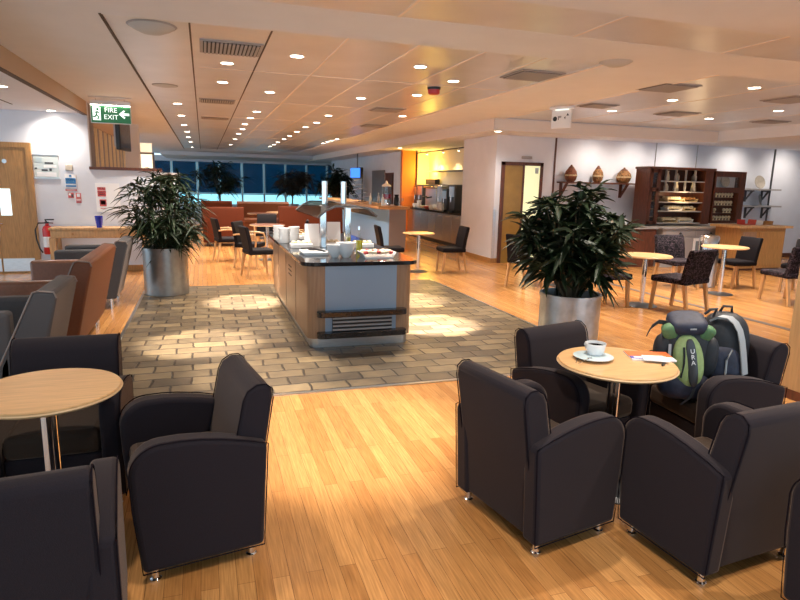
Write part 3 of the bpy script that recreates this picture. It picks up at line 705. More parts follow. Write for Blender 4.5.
# ================================================================== LEFT WALL THINGS
ct = thing('console_table', 'oak console table with two drawers against the left wall', 'table', (-1.75, 11.42, 0))
MB().box(-.72, .80, -.2, .22, .76, .80).build('table_top', 'pine', ct, bevel=.004)
MB().box(-.70, .78, -.18, .20, .63, .76).build('apron', 'pine', ct)
for s in (-.36, .38):
    d = MB().box(s-.33, s+.33, -.195, -.18, .645, .75).build('drawer', 'pine', ct, bevel=.003)
    MB().cyl(.018, 0, .025, (s, -.195, .70), (PI/2, 0, 0)).build('knob', 'oak', d)
for x in (-.67, .75):
    for y in (-.15, .17): MB().box(x-.05, x+.05, y-.05, y+.05, 0, .63).build('leg', 'pine', ct, bevel=.003)
o = thing('blue_vase', 'cobalt blue glass tumbler vase standing on the console table', 'vase', (-1.71, 11.3, .80))
MB().lathe([(.04, 0), (.045, .005), (.068, .20), (.062, .20), (.04, .012), (0, .012)], 24).build('glass', 'blue_glass', o)
fe = thing('fire_extinguisher', 'red fire extinguisher with a black hose hung beside the console table', 'extinguisher', (-2.56, 11.58, .33))
MB().lathe([(.07, 0), (.078, .012), (.078, .42), (.06, .47), (.028, .49), (.028, .52)], 22).build('cylinder', 'red', fe)
MB().lathe([(.0795, .12), (.0795, .30)], 22).build('label_band', 'paper', fe)
MB().box(-.03, .03, -.02, .02, .52, .55).tube([(0, 0, .54), (-.02, -.02, .585), (.12, -.04, .59)], .012, 6).tube([(0, 0, .53), (.10, -.03, .53)], .010, 6).build('valve_handle', 'black', fe)
MB().tube([(-.02, 0, .53), (-.12, -.03, .53), (-.17, -.05, .42), (-.16, -.06, .25), (-.12, -.07, .10), (-.08, -.075, .03)], .013, 8).build('hose', 'black', fe)
MB().box(-.03, .03, .06, .115, .15, .40).build('wall_bracket', 'dark_grey', fe)
def poster(name, label, cat, a, c, bg, marks, th=.012, frame=None):
    p0, p1 = Yp(a[0], a[1], YB), Yp(c[0], c[1], YB); w, h = (p1.x-p0.x), (p0.z-p1.z)
    t = thing(name, label, cat, ((p0.x+p1.x)/2, YB, (p0.z+p1.z)/2))
    MB().box(-w/2, w/2, -th, .002, -h/2, h/2).build('board', bg, t)
    for (u0, v0, u1, v1, m, nm) in marks:
        MB().box(-w/2+u0*w, -w/2+u1*w, -th-.003, -th+.001, h/2-v1*h, h/2-v0*h).build(nm, m, t)
    if frame: MB().box(-w/2-.015, w/2+.015, -th-.006, -.001, h/2, h/2+.015).box(-w/2-.015, w/2+.015, -th-.006, -.001, -h/2-.015, -h/2).build('clip_frame', frame, t)
    return t
poster('framed_plan', 'pale grey framed floor plan on the wall right of the double door', 'picture', (33, 155), (59.5, 178), mat('pale plan print', (.62, .68, .68), .2),
       [(.05, .1, .35, .3, 'notice_grey', 'printed_block'), (.45, .30, .8, .38, 'dark_grey', 'printed_line'), (.3, .62, .55, .70, 'dark_grey', 'printed_line'), (.62, .58, .72, .7, 'dark_grey', 'printed_line'), (.03, .55, .12, .62, 'dark_grey', 'printed_line'), (.1, .75, .9, .95, 'paper', 'printed_block'), (.4, .42, .92, .55, 'paper', 'printed_block')], frame='steel')
o = MB().box(-.055, .055, -.02, 0, -.05, .05).build('thermostat', 'beige', bevel=.008, loc=Yp(69, 167.5, YB)+Vector((0, .003, 0))); tag(o, 'small beige thermostat box above the blue safety notice', 'thermostat')
poster('safety_notice', 'blue and white safety notice above two small red labels', 'notice', (64.5, 174), (77, 188), 'paper',
       [(.05, .28, .95, .70, 'notice_blue', 'blue_panel'), (.1, .36, .9, .40, 'paper', 'printed_line'), (.1, .48, .8, .52, 'paper', 'printed_line'), (.4, .05, .6, .2, 'notice_blue', 'round_symbol'), (.05, .8, .95, .93, 'notice_blue', 'printed_line')])
poster('fire_notice', 'narrow red strip label just under the blue safety notice', 'label', (65.5, 189), (77, 191), 'notice_red', [(.1, .3, .9, .6, 'paper', 'printed_line')], th=.006)
poster('fire_notice', 'lower left small dark red label under the blue safety notice', 'label', (68, 192.7), (74, 198), 'notice_red', [(.1, .1, .5, .5, 'paper', 'printed_symbol'), (.55, .3, .9, .8, 'dark_grey', 'printed_symbol')], th=.006)
poster('fire_notice', 'small red and white label stepped down right of its red neighbour', 'label', (75.7, 193), (81.6, 203), 'notice_red', [(.2, .06, .8, .40, 'paper', 'printed_symbol'), (.1, .6, .9, .66, 'paper', 'printed_line'), (.1, .75, .9, .8, 'paper', 'printed_line')], th=.006)
poster('white_board', 'white panel on the half-height wall carrying red fire notices', 'board', (95, 183), (121, 212), 'paper',
       [(.08, .14, .42, .24, 'notice_red', 'red_block'), (.08, .26, .42, .46, 'notice_red', 'red_block'), (.12, .16, .38, .18, 'paper', 'printed_line'), (.12, .30, .38, .33, 'paper', 'printed_line'), (.12, .37, .38, .40, 'paper', 'printed_line'),
        (.14, .56, .42, .80, 'notice_red', 'red_frame'), (.18, .60, .38, .74, 'paper', 'white_pictogram'), (.22, .63, .27, .74, 'notice_red', 'pictogram_mark'), (.30, .66, .34, .74, 'notice_red', 'pictogram_mark'), (.16, .87, .38, .89, 'notice_red', 'printed_line')], th=.01)

# ================================================================== HANGING SIGNS, TV, CEILING FITTINGS
pe = Yp(111, 113.5, 10.9)
ex = thing('exit_sign', 'green illuminated FIRE EXIT sign with running man and left arrow hung from the ceiling', 'sign', (pe.x, 10.9, pe.z), R_(3)); ex.scale = (.82, .82, .82)
w, h = .36, .195
MB().box(-w, w, -.02, .02, -h, h).build('sign_frame', 'acrylic', ex, bevel=.004)
MB().box(-w+.012, w-.012, -.024, -.018, -h+.015, h-.055).build('green_face', 'sign_green', ex)
MB().box(-w, w, -.06, .06, h-.045, h+.035).build('light_housing', 'acrylic', ex, bevel=.006)
MB().box(-w+.02, w-.02, -.05, -.02, h-.056, h-.044).build('light_tube', 'lamp', ex)
MB().box(-w-.02, w+.02, -.04, .04, (ZC-pe.z)/.82-.03, (ZC-pe.z)/.82-.002).build('ceiling_plate', 'acrylic', ex)
for s in (-1, 1): MB().cyl(.008, h+.03, (ZC-pe.z)/.82-.02, (s*.25, 0, 0)).build('hanger', 'chrome', ex)
text_mesh('lettering', 'FIRE', .125, 'sign_white', ex, (.0, -.026, .055), (PI/2, 0, 0), .002)
text_mesh('lettering', 'EXIT', .125, 'sign_white', ex, (.0, -.026, -.075), (PI/2, 0, 0), .002)
MB().prism([(.14, -.01), (.23, .07), (.255, .05), (.215, .012), (.325, .012), (.325, -.032), (.215, -.032), (.255, -.07), (.23, -.09)], -.028, -.024).build('arrow', 'sign_white', ex)
dr = MB().prism([(-.32, -.14), (-.18, -.14), (-.18, .11), (-.32, .11)], -.027, -.024).build('doorway_pictogram', 'sign_white', ex)
MB().tube([(-.24, -.03, .02), (-.255, -.03, -.04), (-.22, -.03, -.075), (-.235, -.03, -.125)], .014, 6).tube([(-.255, -.03, -.04), (-.285, -.03, -.08), (-.315, -.03, -.075)], .014, 6).tube([(-.24, -.03, .02), (-.20, -.03, -.005)], .011, 6).tube([(-.24, -.03, .02), (-.285, -.03, .0)], .011, 6).ell(.022, .006, .022, (-.232, -.03, .065)).build('running_man', 'sign_green', ex)
pt = Yp(121, 136, 12)
tv = thing('ceiling_tv', 'black television on a ceiling bracket under the fire exit sign', 'television', (pt.x+.02, 12.1, pt.z), R_(84))
MB().box(-.42, .42, -.04, .03, -.25, .27).build('casing', 'black', tv, bevel=.012)
MB().box(-.39, .39, -.044, -.038, -.21, .24).build('screen', 'screen', tv)
MB().box(-.42, .42, .03, .055, -.2, .2).build('back_cover', 'grey_paint', tv)
MB().cyl(.025, .2, ZC-pt.z, (0, .06, 0)).build('bracket', 'dark_grey', tv)
pr_ = Yp(561.5, 118, 8.4)
sg = thing('direction_sign', 'white hanging direction sign with small black symbols near the dark plant', 'sign', (pr_.x, 8.4, pr_.z), R_(-63))
MB().box(-.17, .17, -.012, .012, -.155, .13).build('panel', 'acrylic', sg, bevel=.003)
MB().box(-.20, .20, -.035, .035, .13, .17).build('light_rail', 'acrylic', sg, bevel=.004)
MB().box(-.1, .12, -.03, -.013, .118, .13).build('light_tube', 'sign_white', sg)
for s in (-1, 1): MB().cyl(.006, .165, ZC-pr_.z, (s*.13, 0, 0)).build('hanger', 'chrome', sg)
MB().lathe([(.02, 0), (.036, 0), (.036, .004), (.02, .004)], 20, (-.105, -.013, -.01), (PI/2, 0, 0)).box(-.11, -.10, -.017, -.012, -.035, .015).build('round_symbol', 'black', sg)
MB().box(-.05, -.04, -.016, -.012, -.03, .03).box(-.03, -.02, -.016, -.012, .0, .03).box(-.01, .0, -.016, -.012, .005, .03).build('figure_symbols', 'dark_grey', sg)
MB().prism([(.05, .0), (.075, .02), (.075, -.02)], -.016, -.012).build('small_arrow', 'dark_grey', sg)
MB().prism([(.09, .03), (.135, .03), (.11, .065)], -.016, -.012).build('up_arrow', 'black', sg)
al = thing('fire_alarm', 'red fire alarm sounder with a dark base on the ceiling', 'alarm', (Z(434, 88.5, ZC).x, Z(434, 88.5, ZC).y, ZC+.0125))
MB().lathe([(0, -.03), (.085, -.03), (.09, 0), (0, 0)], 26).build('base', 'black', al)
MB().lathe([(0, -.095), (.06, -.09), (.075, -.08), (.08, -.03), (0, -.03)], 26).build('sounder', 'red', al)
def dome(px, py, lab, r=.17, d=.06):
    p = Z(px, py, ZC); t = thing('ceiling_speaker', lab, 'speaker', (p.x, p.y, ZC+.011))
    MB().lathe([(0, -.012), (r, -.010), (r+.012, 0), (0, 0)], 32).build('flange', 'grey_paint', t)
    MB().lathe([(0, -d), (r*.45, -d*.86), (r*.8, -d*.45), (r*.97, -.010)], 32).build('dome', mat('grey dome', (.5, .5, .5), .5) if 'grey dome' not in bpy.data.materials else bpy.data.materials['grey dome'], t)
dome(152, 27, 'large white dome fitting on the first ceiling panel', .19, .07); dome(616, 62, 'round dome fitting beside the square vent right of the alarm')
dome(165, 86, 'flat round dome fitting further back on the left ceiling panels', .16, .03)
vl = []
def vent(px, py, w, d, lab, n=14):
    p = Z(px, py, ZC); t = thing('ceiling_vent', lab, 'vent', (p.x, p.y, ZC+.011), 0, 'square ceiling air vents')
    MB().box(-w/2, w/2, -d/2, d/2, -.012, 0).build('frame', 'grey_paint', t, bevel=.003)
    MB().box(-w/2+.03, w/2-.03, -d/2+.03, d/2-.03, -.016, -.011).build('dark_opening', 'vent_dark', t)
    sl = MB()
    for k in range(n): x = -w/2+.05+k*(w-.1)/(n-1); sl.box(x-.011, x+.011, -d/2+.03, d/2-.03, -.024, -.014)
    sl.build('fins', 'grey_paint', t)
for px, py, w, d, lab in ((231, 49, .58, .58, 'large finned air vent nearest the camera in the panelled ceiling'), (217, 101.5, .56, .5, 'second finned air vent in the same row as the nearest one'), (215, 118.5, .56, .4, 'third small finned air vent far down the panelled ceiling'),
    (532, 76, .55, .55, 'dark square air vent beside the round dome fitting'), (387, 110, .55, .5, 'square air vent behind the red fire alarm'), (374, 126, .55, .5, 'far square air vent above the bar'),
    (668, 88, .55, .55, 'square air vent above the right seating, nearest downlight pair'), (677, 114, .55, .5, 'square air vent above the hutch cabinet'), (792, 100, .55, .55, 'square air vent at the right edge of the ceiling'), (770, 122, .55, .4, 'square air vent above the plate shelves'), (598, 106, .5, .4, 'narrow square air vent just right of the hanging direction sign')):
    vent(px, py, w, d, lab)
# downlights
dl = None
def downlight(x, y, z, lab, group):
    global dl
    if dl is None:
        dl = thing('downlight', lab, 'downlight', (x, y, z), 0, group)
        MB().lathe([(.062, -.004), (.078, -.008), (.082, 0), (.062, 0)], 24).build('trim_ring', 'lamp_off', dl)
        MB().lathe([(0, -.006), (.064, -.005), (.064, 0), (0, 0)], 24).build('lens', 'lamp', dl)
    else: dup(dl, (x, y, z), 0, lab, group)
rows = {
 'left row': [(177.5, 103.5), (181.4, 115.4), (184, 124.8), (187.2, 131.6), (188.5, 137), (190.5, 141.7), (192, 147)],
 'short middle row': [(227, 63), (222.6, 82)],
 'second row': [(256.7, 111.5), (250.3, 117.7), (245, 124), (242.5, 129), (238.6, 133.6), (235, 139), (231, 144.6)],
 'third row': [(328.6, 115.4), (316.6, 122.5), (305.5, 127), (297, 131.6), (289.6, 135.8), (284, 139), (278, 142), (274, 144.6), (270, 146.3)],
 'fourth row': [(337, 139), (332, 140.5), (327.6, 141.7), (323, 143)],
 'pair near the vents': [(297, 56), (269.7, 92)],
 'group around the red alarm': [(420.3, 66.6), (453.4, 81), (417, 95), (361, 98), (402.7, 116)],
}
LIGHTS = []
ordn = ['first', 'second', 'third', 'fourth', 'fifth', 'sixth', 'seventh', 'eighth', 'ninth']
for rn, pts in rows.items():
    for i, (px, py) in enumerate(pts):
        p = Z(px, py, ZC+.012); downlight(p.x, p.y, ZC+.012, '%s small round downlight from the front, %s of the metal ceiling' % (ordn[i], rn), 'downlights in the metal panelled ceiling'); LIGHTS.append((p.x, p.y, ZC))
for i, (px, py) in enumerate(((675, 38.4),)):
    p = Z(px, py, ZC+.012); downlight(p.x, p.y, ZC+.012, 'largest brightest downlight, alone in the front ceiling recess', 'downlights in the right ceiling'); LIGHTS.append((p.x, p.y, ZC))
for (px, py, lab) in ((672.5, 100, 'downlight beside the square vent above the right tables'), (754.4, 87.6, 'small downlight at the far right edge of the ceiling recess'), (612, 110.7, 'downlight just right of the hanging direction sign'), (709, 118.5, 'downlight above the hutch cabinet'), (778.4, 110.7, 'downlight between the two right edge vents')):
    p = Z(px, py, ZC+.012); zz = ZC+.012 if p.x > G['R'] and p.y < 10.6 else ZC
    if zz == ZC: p = Z(px, py, ZC)
    downlight(p.x, p.y, zz, lab, 'downlights in the right ceiling'); LIGHTS.append((p.x, p.y, ZC))
for (px, py, lab) in ((498, 131.3, 'downlight in the dropped ceiling above the white pillar'), (400, 147.9, 'downlight in the dropped ceiling above the bar'), (1, 86, 'downlight in the dropped ceiling above the double door'), (51, 110.5, 'downlight in the dropped ceiling near the fire exit sign')):
    p = Z(px, py, ZL); downlight(p.x, p.y, ZL, lab, 'downlights in the dropped ceilings'); LIGHTS.append((p.x, p.y, ZL))

# ================================================================== CAFE CHAIRS AND TABLES
def dining(name, cat, fab, arms, wood='leg_wood', bh=.88):
    t = thing(name, '', cat)                                   # faces +x
    MB().box(-.22, .24, -.225, .225, .40, .485).build('seat', fab, t, bevel=.025, seg=3)
    bk = [(-.20, .42), (-.235, .65), (-.28, bh-.02), (-.265, bh), (-.235, bh), (-.215, bh-.02), (-.17, .65), (-.14, .42)]
    MB().prism(bk, -.225, .225).build('backrest', fab, t, bevel=.02, seg=3)
    for sx, lx in ((.19, .22), (-.18, -.25)):
        for sy in (-.19, .19):
            MB().prism([(sx-.02, .40), (sx+.02, .40), (lx+.014, 0), (lx-.014, 0)], sy-.018, sy+.018).build('leg', wood, t)
    if arms:
        for s in (-1, 1):
            MB().tube([(.20, s*.235, .40), (.22, s*.245, .58), (.19, s*.25, .645), (.10, s*.25, .66), (-.12, s*.25, .655), (-.22, s*.245, .64)], .017, 8).build('armrest', wood, t)
    return t
floral_chair = dining('dining_chair', 'chair', 'floral', False)
black_chair = dining('dining_chair', 'chair', 'black_fabric', False)
arm_chair = dining('dining_armchair', 'chair', 'black_fabric', True, 'pine')
used = set()
def put(proto, x, y, deg, lab, group):
    if proto.name not in used:
        used.add(proto.name); proto.location = (x, y, 0); proto.rotation_euler = (0, 0, R_(deg)); proto['label'] = lab; proto['group'] = group; return proto
    return dup(proto, (x, y, 0), R_(deg), lab, group)
GR = 'dining chairs in the right seating area'; GL = 'chairs around the far left tables'; GM = 'chairs at the small table by the kitchen'
c_ = put(floral_chair, 6.24, 6.58, 104, 'black floral dining chair seen from behind at the pale table right of the dark plant', GR)
c_.scale = (1.18, 1.25, 1.0)
put(floral_chair, 5.38, 7.12, 2, 'black floral dining chair half hidden by the dark plant, facing the pale table', GR)
put(floral_chair, 7.72, 8.25, -95, 'dark floral chair just behind the nearest floral chair, in front of the grey drawers', GR)
put(black_chair, 8.78, 8.02, 175, 'plain black chair in front of the wooden counter, right of the steel bin', GR)
put(floral_chair, 8.42, 6.72, 84, 'dark floral chair beside the wooden post at the right edge', GR)
put(black_chair, 9.45, 7.35, 195, 'black chair tucked behind the floral chair at the right edge', GR)
put(black_chair, 5.05, 8.75, 20, 'black chair behind the dark plant, on its left side', GR)
put(black_chair, 6.35, 8.9, 190, 'black chair hidden mostly behind the middle of the dark plant', GR)
put(black_chair, 4.47, 10.55, 176, 'black chair in front of the white pillar at the small round table', GM)
put(black_chair, 3.30, 10.75, -6, 'black chair between the buffet island and the small round table', GM)
put(arm_chair, .42, 12.85, 12, 'black chair with light wooden arms, leftmost of the far tables', GL)
put(black_chair, .86, 10.62, 12, 'plum black chair with pale legs left of the island, nearest of the far tables', GL)
put(arm_chair, .80, 11.75, -25, 'black armchair just behind the nearest plum black chair', GL)
put(arm_chair, 1.75, 12.3, 170, 'black armchair at the far tables, partly behind the island cups', GL)
put(arm_chair, 1.35, 14.2, -100, 'black armchair at the back of the far tables in front of the russet booth', GL)
GTB = 'small round tables in the seating areas'
round_table('dining_table', (5.96, 6.98, 0), .35, .735, 'pale round dining table right of the dark plant', GTB, 'oak_top', .22)
round_table('dining_table', (7.95, 7.52, 0), .34, .78, 'round dining table in front of the steel bin', GTB, 'oak_top', .2)
round_table('dining_table', (5.75, 8.72, 0), .36, .735, 'round dining table behind the dark plant', GTB, 'oak_top', .2)
round_table('dining_table', (3.86, 10.72, 0), .30, .745, 'small round table lit golden by the kitchen', GTB, 'oak_top', .19)
round_table('dining_table', (1.25, 12.9, 0), .36, .745, 'round table among the black armchairs left of the island', GTB, 'dark_wood', .2)

# ================================================================== RIGHT WALL FURNITURE
def F(px, py, Y=10.9): return Yp(px, py, Y)
hx0, hx1, hz0, hz1 = F(647.5, 200).x, F(711, 200).x, .90, 2.09
hy = 10.9
h = thing('hutch_cabinet', 'tall dark wood hutch with lit open shelves standing on the grey drawers', 'cabinet', (0, 0, 0))
xa, xb = F(659, 200).x, F(703, 200).x
MB().box(hx0, hx1, hy+.42, hy+.45, hz0, hz1).build('back_panel', 'dark_wood', h)
MB().box(hx0-.04, hx1+.04, hy-.03, hy+.45, hz1, hz1+.05).build('cornice', 'dark_wood', h, bevel=.01)
for a, c in ((xa-.05, xa), (xb, hx1), (hx0, hx0+.04)): MB().box(a, c, hy, hy+.42, hz0, hz1).build('upright', 'dark_wood', h)
szs = [F(680, q).z for q in (181.5, 192, 202.5, 211.5)] + [hz0+.02]
for z in szs: MB().box(xa, xb, hy+.01, hy+.42, z-.012, z+.012).build('shelf', 'grey_paint', h)
for px in (667.3, 677, 687, 696.3):
    x = F(px, 180).x; MB().box(x-.008, x+.008, hy+.02, hy+.07, szs[1], hz1).build('divider', 'grey_paint', h)
dd = MB().box(hx0+.04, hx0+.09, hy-.01, hy+.02, hz0, hz1).box(xa-.11, xa-.05, hy-.01, hy+.02, hz0, hz1).box(hx0+.04, xa-.05, hy-.01, hy+.02, hz1-.08, hz1).box(hx0+.04, xa-.05, hy-.01, hy+.02, hz1-.48, hz1-.40).box(hx0+.04, xa-.05, hy-.01, hy+.02, hz0, hz0+.06).build('glazed_door', 'dark_wood', h)
MB().box(hx0+.08, xa-.10, hy, hy+.006, hz0+.05, hz1-.07).build('door_pane', 'clear', dd)
for i, q in enumerate((201, 209, 217)):
    z = F(650, q).z; MB().box(hx0+.05, xa-.05, hy+.05, hy+.42, z-.01, z+.01).build('shelf', 'oak', h)
GJ = 'jars and pots on the hutch shelves'
def item(x, y, z, kind, lab, group):
    if kind == 'jar': o = lat('jar', lab, 'jar', [(.04, 0), (.055, .02), (.055, .11), (.03, .14), (.034, .16), (0, .165)], 'plate', (x, y, z), group, 14)
    elif kind == 'jug': o = lat('jug', lab, 'jug', [(.045, 0), (.06, .03), (.05, .12), (.03, .17), (.04, .21), (.035, .21), (.02, .16)], 'cream', (x, y, z), group, 14)
    else: o = None
    return o
cells = [662.5, 672, 682, 691.5, 699.5]
for r, zz in ((0, szs[0]), (1, szs[1])):
    for i, px in enumerate(cells):
        if (r, i) in ((0, 3), (1, 3)): continue
        x = F(px, 180).x; item(x, hy+.16, zz+.013, 'jug' if (i+r) % 2 else 'jar', 'small pot in the %s pigeonhole of the %s row in the hutch' % (ordn[i], ('top', 'second')[r]), GJ)
def tray(x, y, z, w, m, lab, n, food='cream'):
    t = thing('food_tray', lab, 'tray', (x, y, z+.013), 0, 'trays of food on the hutch shelves')
    MB().prism([(-w/2, 0), (w/2, 0), (w/2+.03, .07), (w/2+.015, .07), (w/2-.01, .012), (-w/2+.01, .012), (-w/2-.015, .07), (-w/2-.03, .07)], -.12, .12).build('tray', m, t)
    for i in range(n):
        for j in range(2): MB().ell(.045, .05, .04, (-w/2+w*(i+.5)/n, -.05+.1*j, .075), (0, 0, i)).build('bread', food, t)
tray(F(678, 200).x, hy+.2, szs[2], .38, 'straw', 'basket of small cakes on the third hutch shelf', 6)
tray(F(694, 200).x, hy+.2, szs[2], .34, 'straw', 'right basket on the third hutch shelf', 4, 'basket')
tray(F(678, 209).x, hy+.2, szs[3], .36, 'paper', 'brightly lit white box on the fourth hutch shelf', 5)
tray(F(692.5, 209).x, hy+.2, szs[3], .3, 'straw', 'right tray of bread on the fourth hutch shelf', 3)
tray(F(673, 219).x, hy+.2, szs[4], .38, 'straw', 'left tray of bread on the lowest hutch shelf', 6)
tray(F(689, 219).x, hy+.2, szs[4], .36, 'paper', 'right tray of bread on the lowest hutch shelf', 6)
# display door unit
dx0, dx1, dz0, dz1 = F(713, 200).x, F(743.5, 200).x, .92, 2.09
dcab = thing('display_cabinet', 'dark wood cabinet with a round plate window and four rows of egg cups', 'cabinet', (0, 0, 0))
wx0, wx1, wz0, wz1 = F(716.5, 182).x, F(740, 182).x, F(728, 187.5).z, F(728, 177).z
b = MB().box(dx0, wx0, hy, hy+.3, dz0, dz1).box(wx1, dx1, hy, hy+.3, dz0, dz1).box(wx0, wx1, hy, hy+.3, wz1, dz1).box(wx0, wx1, hy, hy+.3, wz0-.12, wz0).box(wx0, wx1, hy, hy+.3, dz0, dz0+.05).box(wx0, wx1, hy+.2, hy+.3, dz0, wz0)
b.build('carcass', 'dark_wood', dcab)
MB().box(wx0, wx1, hy+.14, hy+.16, wz0, wz1).build('white_backing', 'panel_wall', dcab)
MB().box(wx0, wx1, hy+.03, hy+.036, wz0, wz1).build('window_pane', 'clear', dcab)
GE = 'egg cups in the display cabinet'
for r, q in enumerate((197.5, 205.5, 213, 220.5)):
    z = F(727, q).z
    MB().box(wx0, wx1, hy+.06, hy+.2, z-.02, z-.004).build('shelf', 'dark_wood', dcab)
    for i in range(7):
        if r == 2 and i in (2, 3): continue
        lat('egg_cup', 'small white cup, %s from the left in row %s of the display cabinet' % (ordn[i], ('one', 'two', 'three', 'four')[r]), 'cup', [(.03, 0), (.015, .03), (.035, .06), (.035, .085), (.02, .105), (0, .11)], 'cream', (wx0+.07+(wx1-wx0-.14)*i/6, hy+.12, z-.003), GE, 12)
px = F(728, 182)
o = lat('wall_plate', 'round stoneware plate standing behind the display cabinet window', 'plate', [(0, 0), (.12, .005), (.17, .03), (.165, .035), (.11, .015), (0, .012)], 'plate', (px.x, hy+.10, (wz0+wz1)/2+.02), None, 28); o.rotation_euler = (PI/2-.12, 0, 0); o.scale = (.78, .78, .78)
# grey lower cabinet and its dark neighbour
gx0, gx1, gy = 9.35, 11.05, 10.5
lc = thing('drawer_cabinet', 'grey painted cabinet with two drawers and a white framed glass door', 'cabinet', (0, 0, 0))
MB().box(gx0, gx1, gy, 11.6, 0, .82).build('body', 'grey_paint', lc)
MB().box(gx0-.06, gx1+.05, gy-.06, 11.6, .82, .86).build('worktop', 'grey_paint', lc, bevel=.006)
gm = (gx0+gx1)/2
for a, c in ((gx0+.04, gm-.02), (gm+.02, gx1-.04)):
    d = MB().box(a, c, gy-.015, gy, .66, .80).build('drawer', 'grey_paint', lc, bevel=.004)
    MB().cyl(.02, 0, .03, ((a+c)/2, gy-.015, .73), (PI/2, 0, 0)).build('knob', 'dark_grey', d)
d = MB().box(gm-.02, gx1-.12, gy-.02, gy, .1, .62).build('door', 'paper', lc, bevel=.004)
MB().box(gm+.04, gx1-.18, gy-.026, gy-.018, .16, .56).build('door_pane', mat('grey glass', (.22, .27, .30), .15), d)
MB().box(gx0+.05, gm-.05, gy-.015, gy, .1, .62).build('door', 'grey_paint', lc, bevel=.004)
o = thing('side_cupboard', 'dark red brown low cupboard left of the grey drawer cabinet', 'cupboard', (0, 0, 0))
MB().box(8.28, gx0-.09, gy+.1, 11.5, 0, .82).build('body', 'dark_wood', o)
MB().box(8.2, gx0-.09, gy+.04, 11.5, .82, .86).build('worktop', 'grey_paint', o)
MB().box(8.33, gx0-.12, gy+.085, gy+.1, .08, .76).build('door', 'dark_wood', o, bevel=.004)
p = Z(634, 221, .86)
o = MB().prism(rrect(-.16, .16, -.1, .1, .03), 0, .16, 'z').build('white_tub', 'white', bevel=.01, loc=(8.45, 10.85, .862)); tag(o, 'white tub on the dark cupboard behind the dark plant', 'tub')
# wooden counter, right
wc = thing('wooden_counter', 'wooden serving counter with an orange brown front at the far right', 'counter', (0, 0, 0))
wx_0, wx_1, wy0, wy1, wh = 10.62, 11.85, 9.70, 10.36, .90
MB().box(wx_0, wx_1, wy0, wy1, .05, wh).build('body', 'oak', wc)
MB().box(wx_0-.12, wx_1+.12, wy0-.08, wy1+.05, wh, wh+.05).build('worktop', 'pine', wc, bevel=.008)
MB().box(wx_0+.05, wx_0+.42, wy0-.015, wy0, .1, .82).build('front_panel', 'maple', wc, bevel=.004)
MB().box(wx_0+.5, wx_1-.05, wy0-.015, wy0, .1, .82).build('front_panel', 'oak', wc, bevel=.004)
MB().box(wx_0+.02, wx_1-.02, wy0+.03, wy1, 0, .05).build('plinth', 'dark_wood', wc)
for (px_, w, hh, m, nm, lab, cat) in ((746.5, .34, .11, 'red_food', 'red_box', 'red box at the left end of the wooden counter', 'box'), (756, .2, .09, 'paper', 'white_tub', 'white tub in the middle of the wooden counter top', 'tub'), (765, .26, .08, 'oak', 'wooden_box', 'small brown wooden box on the counter under the shelves', 'box')):
    p = Yp(px_, 222, 10.1)
    o = MB().prism([(-w/2+.02, 0), (w/2-.02, 0), (w/2, hh), (w/2-.015, hh), (w/2-.03, .012), (-w/2+.03, .012), (-w/2+.015, hh), (-w/2, hh)], -.1, .1).build(nm, m, loc=(p.x, 10.1, wh+.049)); tag(o, lab, cat)
# wall shelves with plates
for i, (q, lab) in enumerate(((189.3, 'upper grey bracket shelf right of the display cabinet'), (206, 'lower grey bracket shelf right of the display cabinet'))):
    a, c = Yp(745, q, 11.6), Yp(775, q+.8, 11.6); z = a.z
    s = thing('wall_shelf', lab, 'shelf', (0, 0, 0), 0, 'plate shelves on the right wall')
    MB().box(a.x, c.x, 11.42, YB-.001, z-.018, z+.018).build('board', 'grey_paint', s)
    for xx in (a.x+.12, c.x-.32):
        br = MB().box(xx-.02, xx+.02, YB-.035, YB-.001, z-.30, z-.018).box(xx-.02, xx+.02, 11.45, YB-.03, z-.05, z-.018).prism([(11.48, z-.05), (11.53, z-.05), (YB-.03, z-.24), (YB-.03, z-.28)], xx-.015, xx+.015, 'x').build('bracket', 'dark_grey', s)
    pq = Yp(757.5, 180, 11.6) if i == 0 else Yp(757.5, 197, 11.6)
    rr = .165 if i == 0 else .15
    o = lat('wall_plate', ('round woven plate leaning on the upper bracket shelf', 'dark round plate leaning on the lower bracket shelf')[i], 'plate', [(0, 0), (rr*.6, .004), (rr, .03), (rr*.98, .036), (rr*.6, .016), (0, .012)], 'plate' if i == 0 else 'zinc_dark', (pq.x, 11.55, z+.018+rr*.95), None, 30)
    o.rotation_euler = (PI/2-.25, 0, 0 if i == 0 else R_(48))
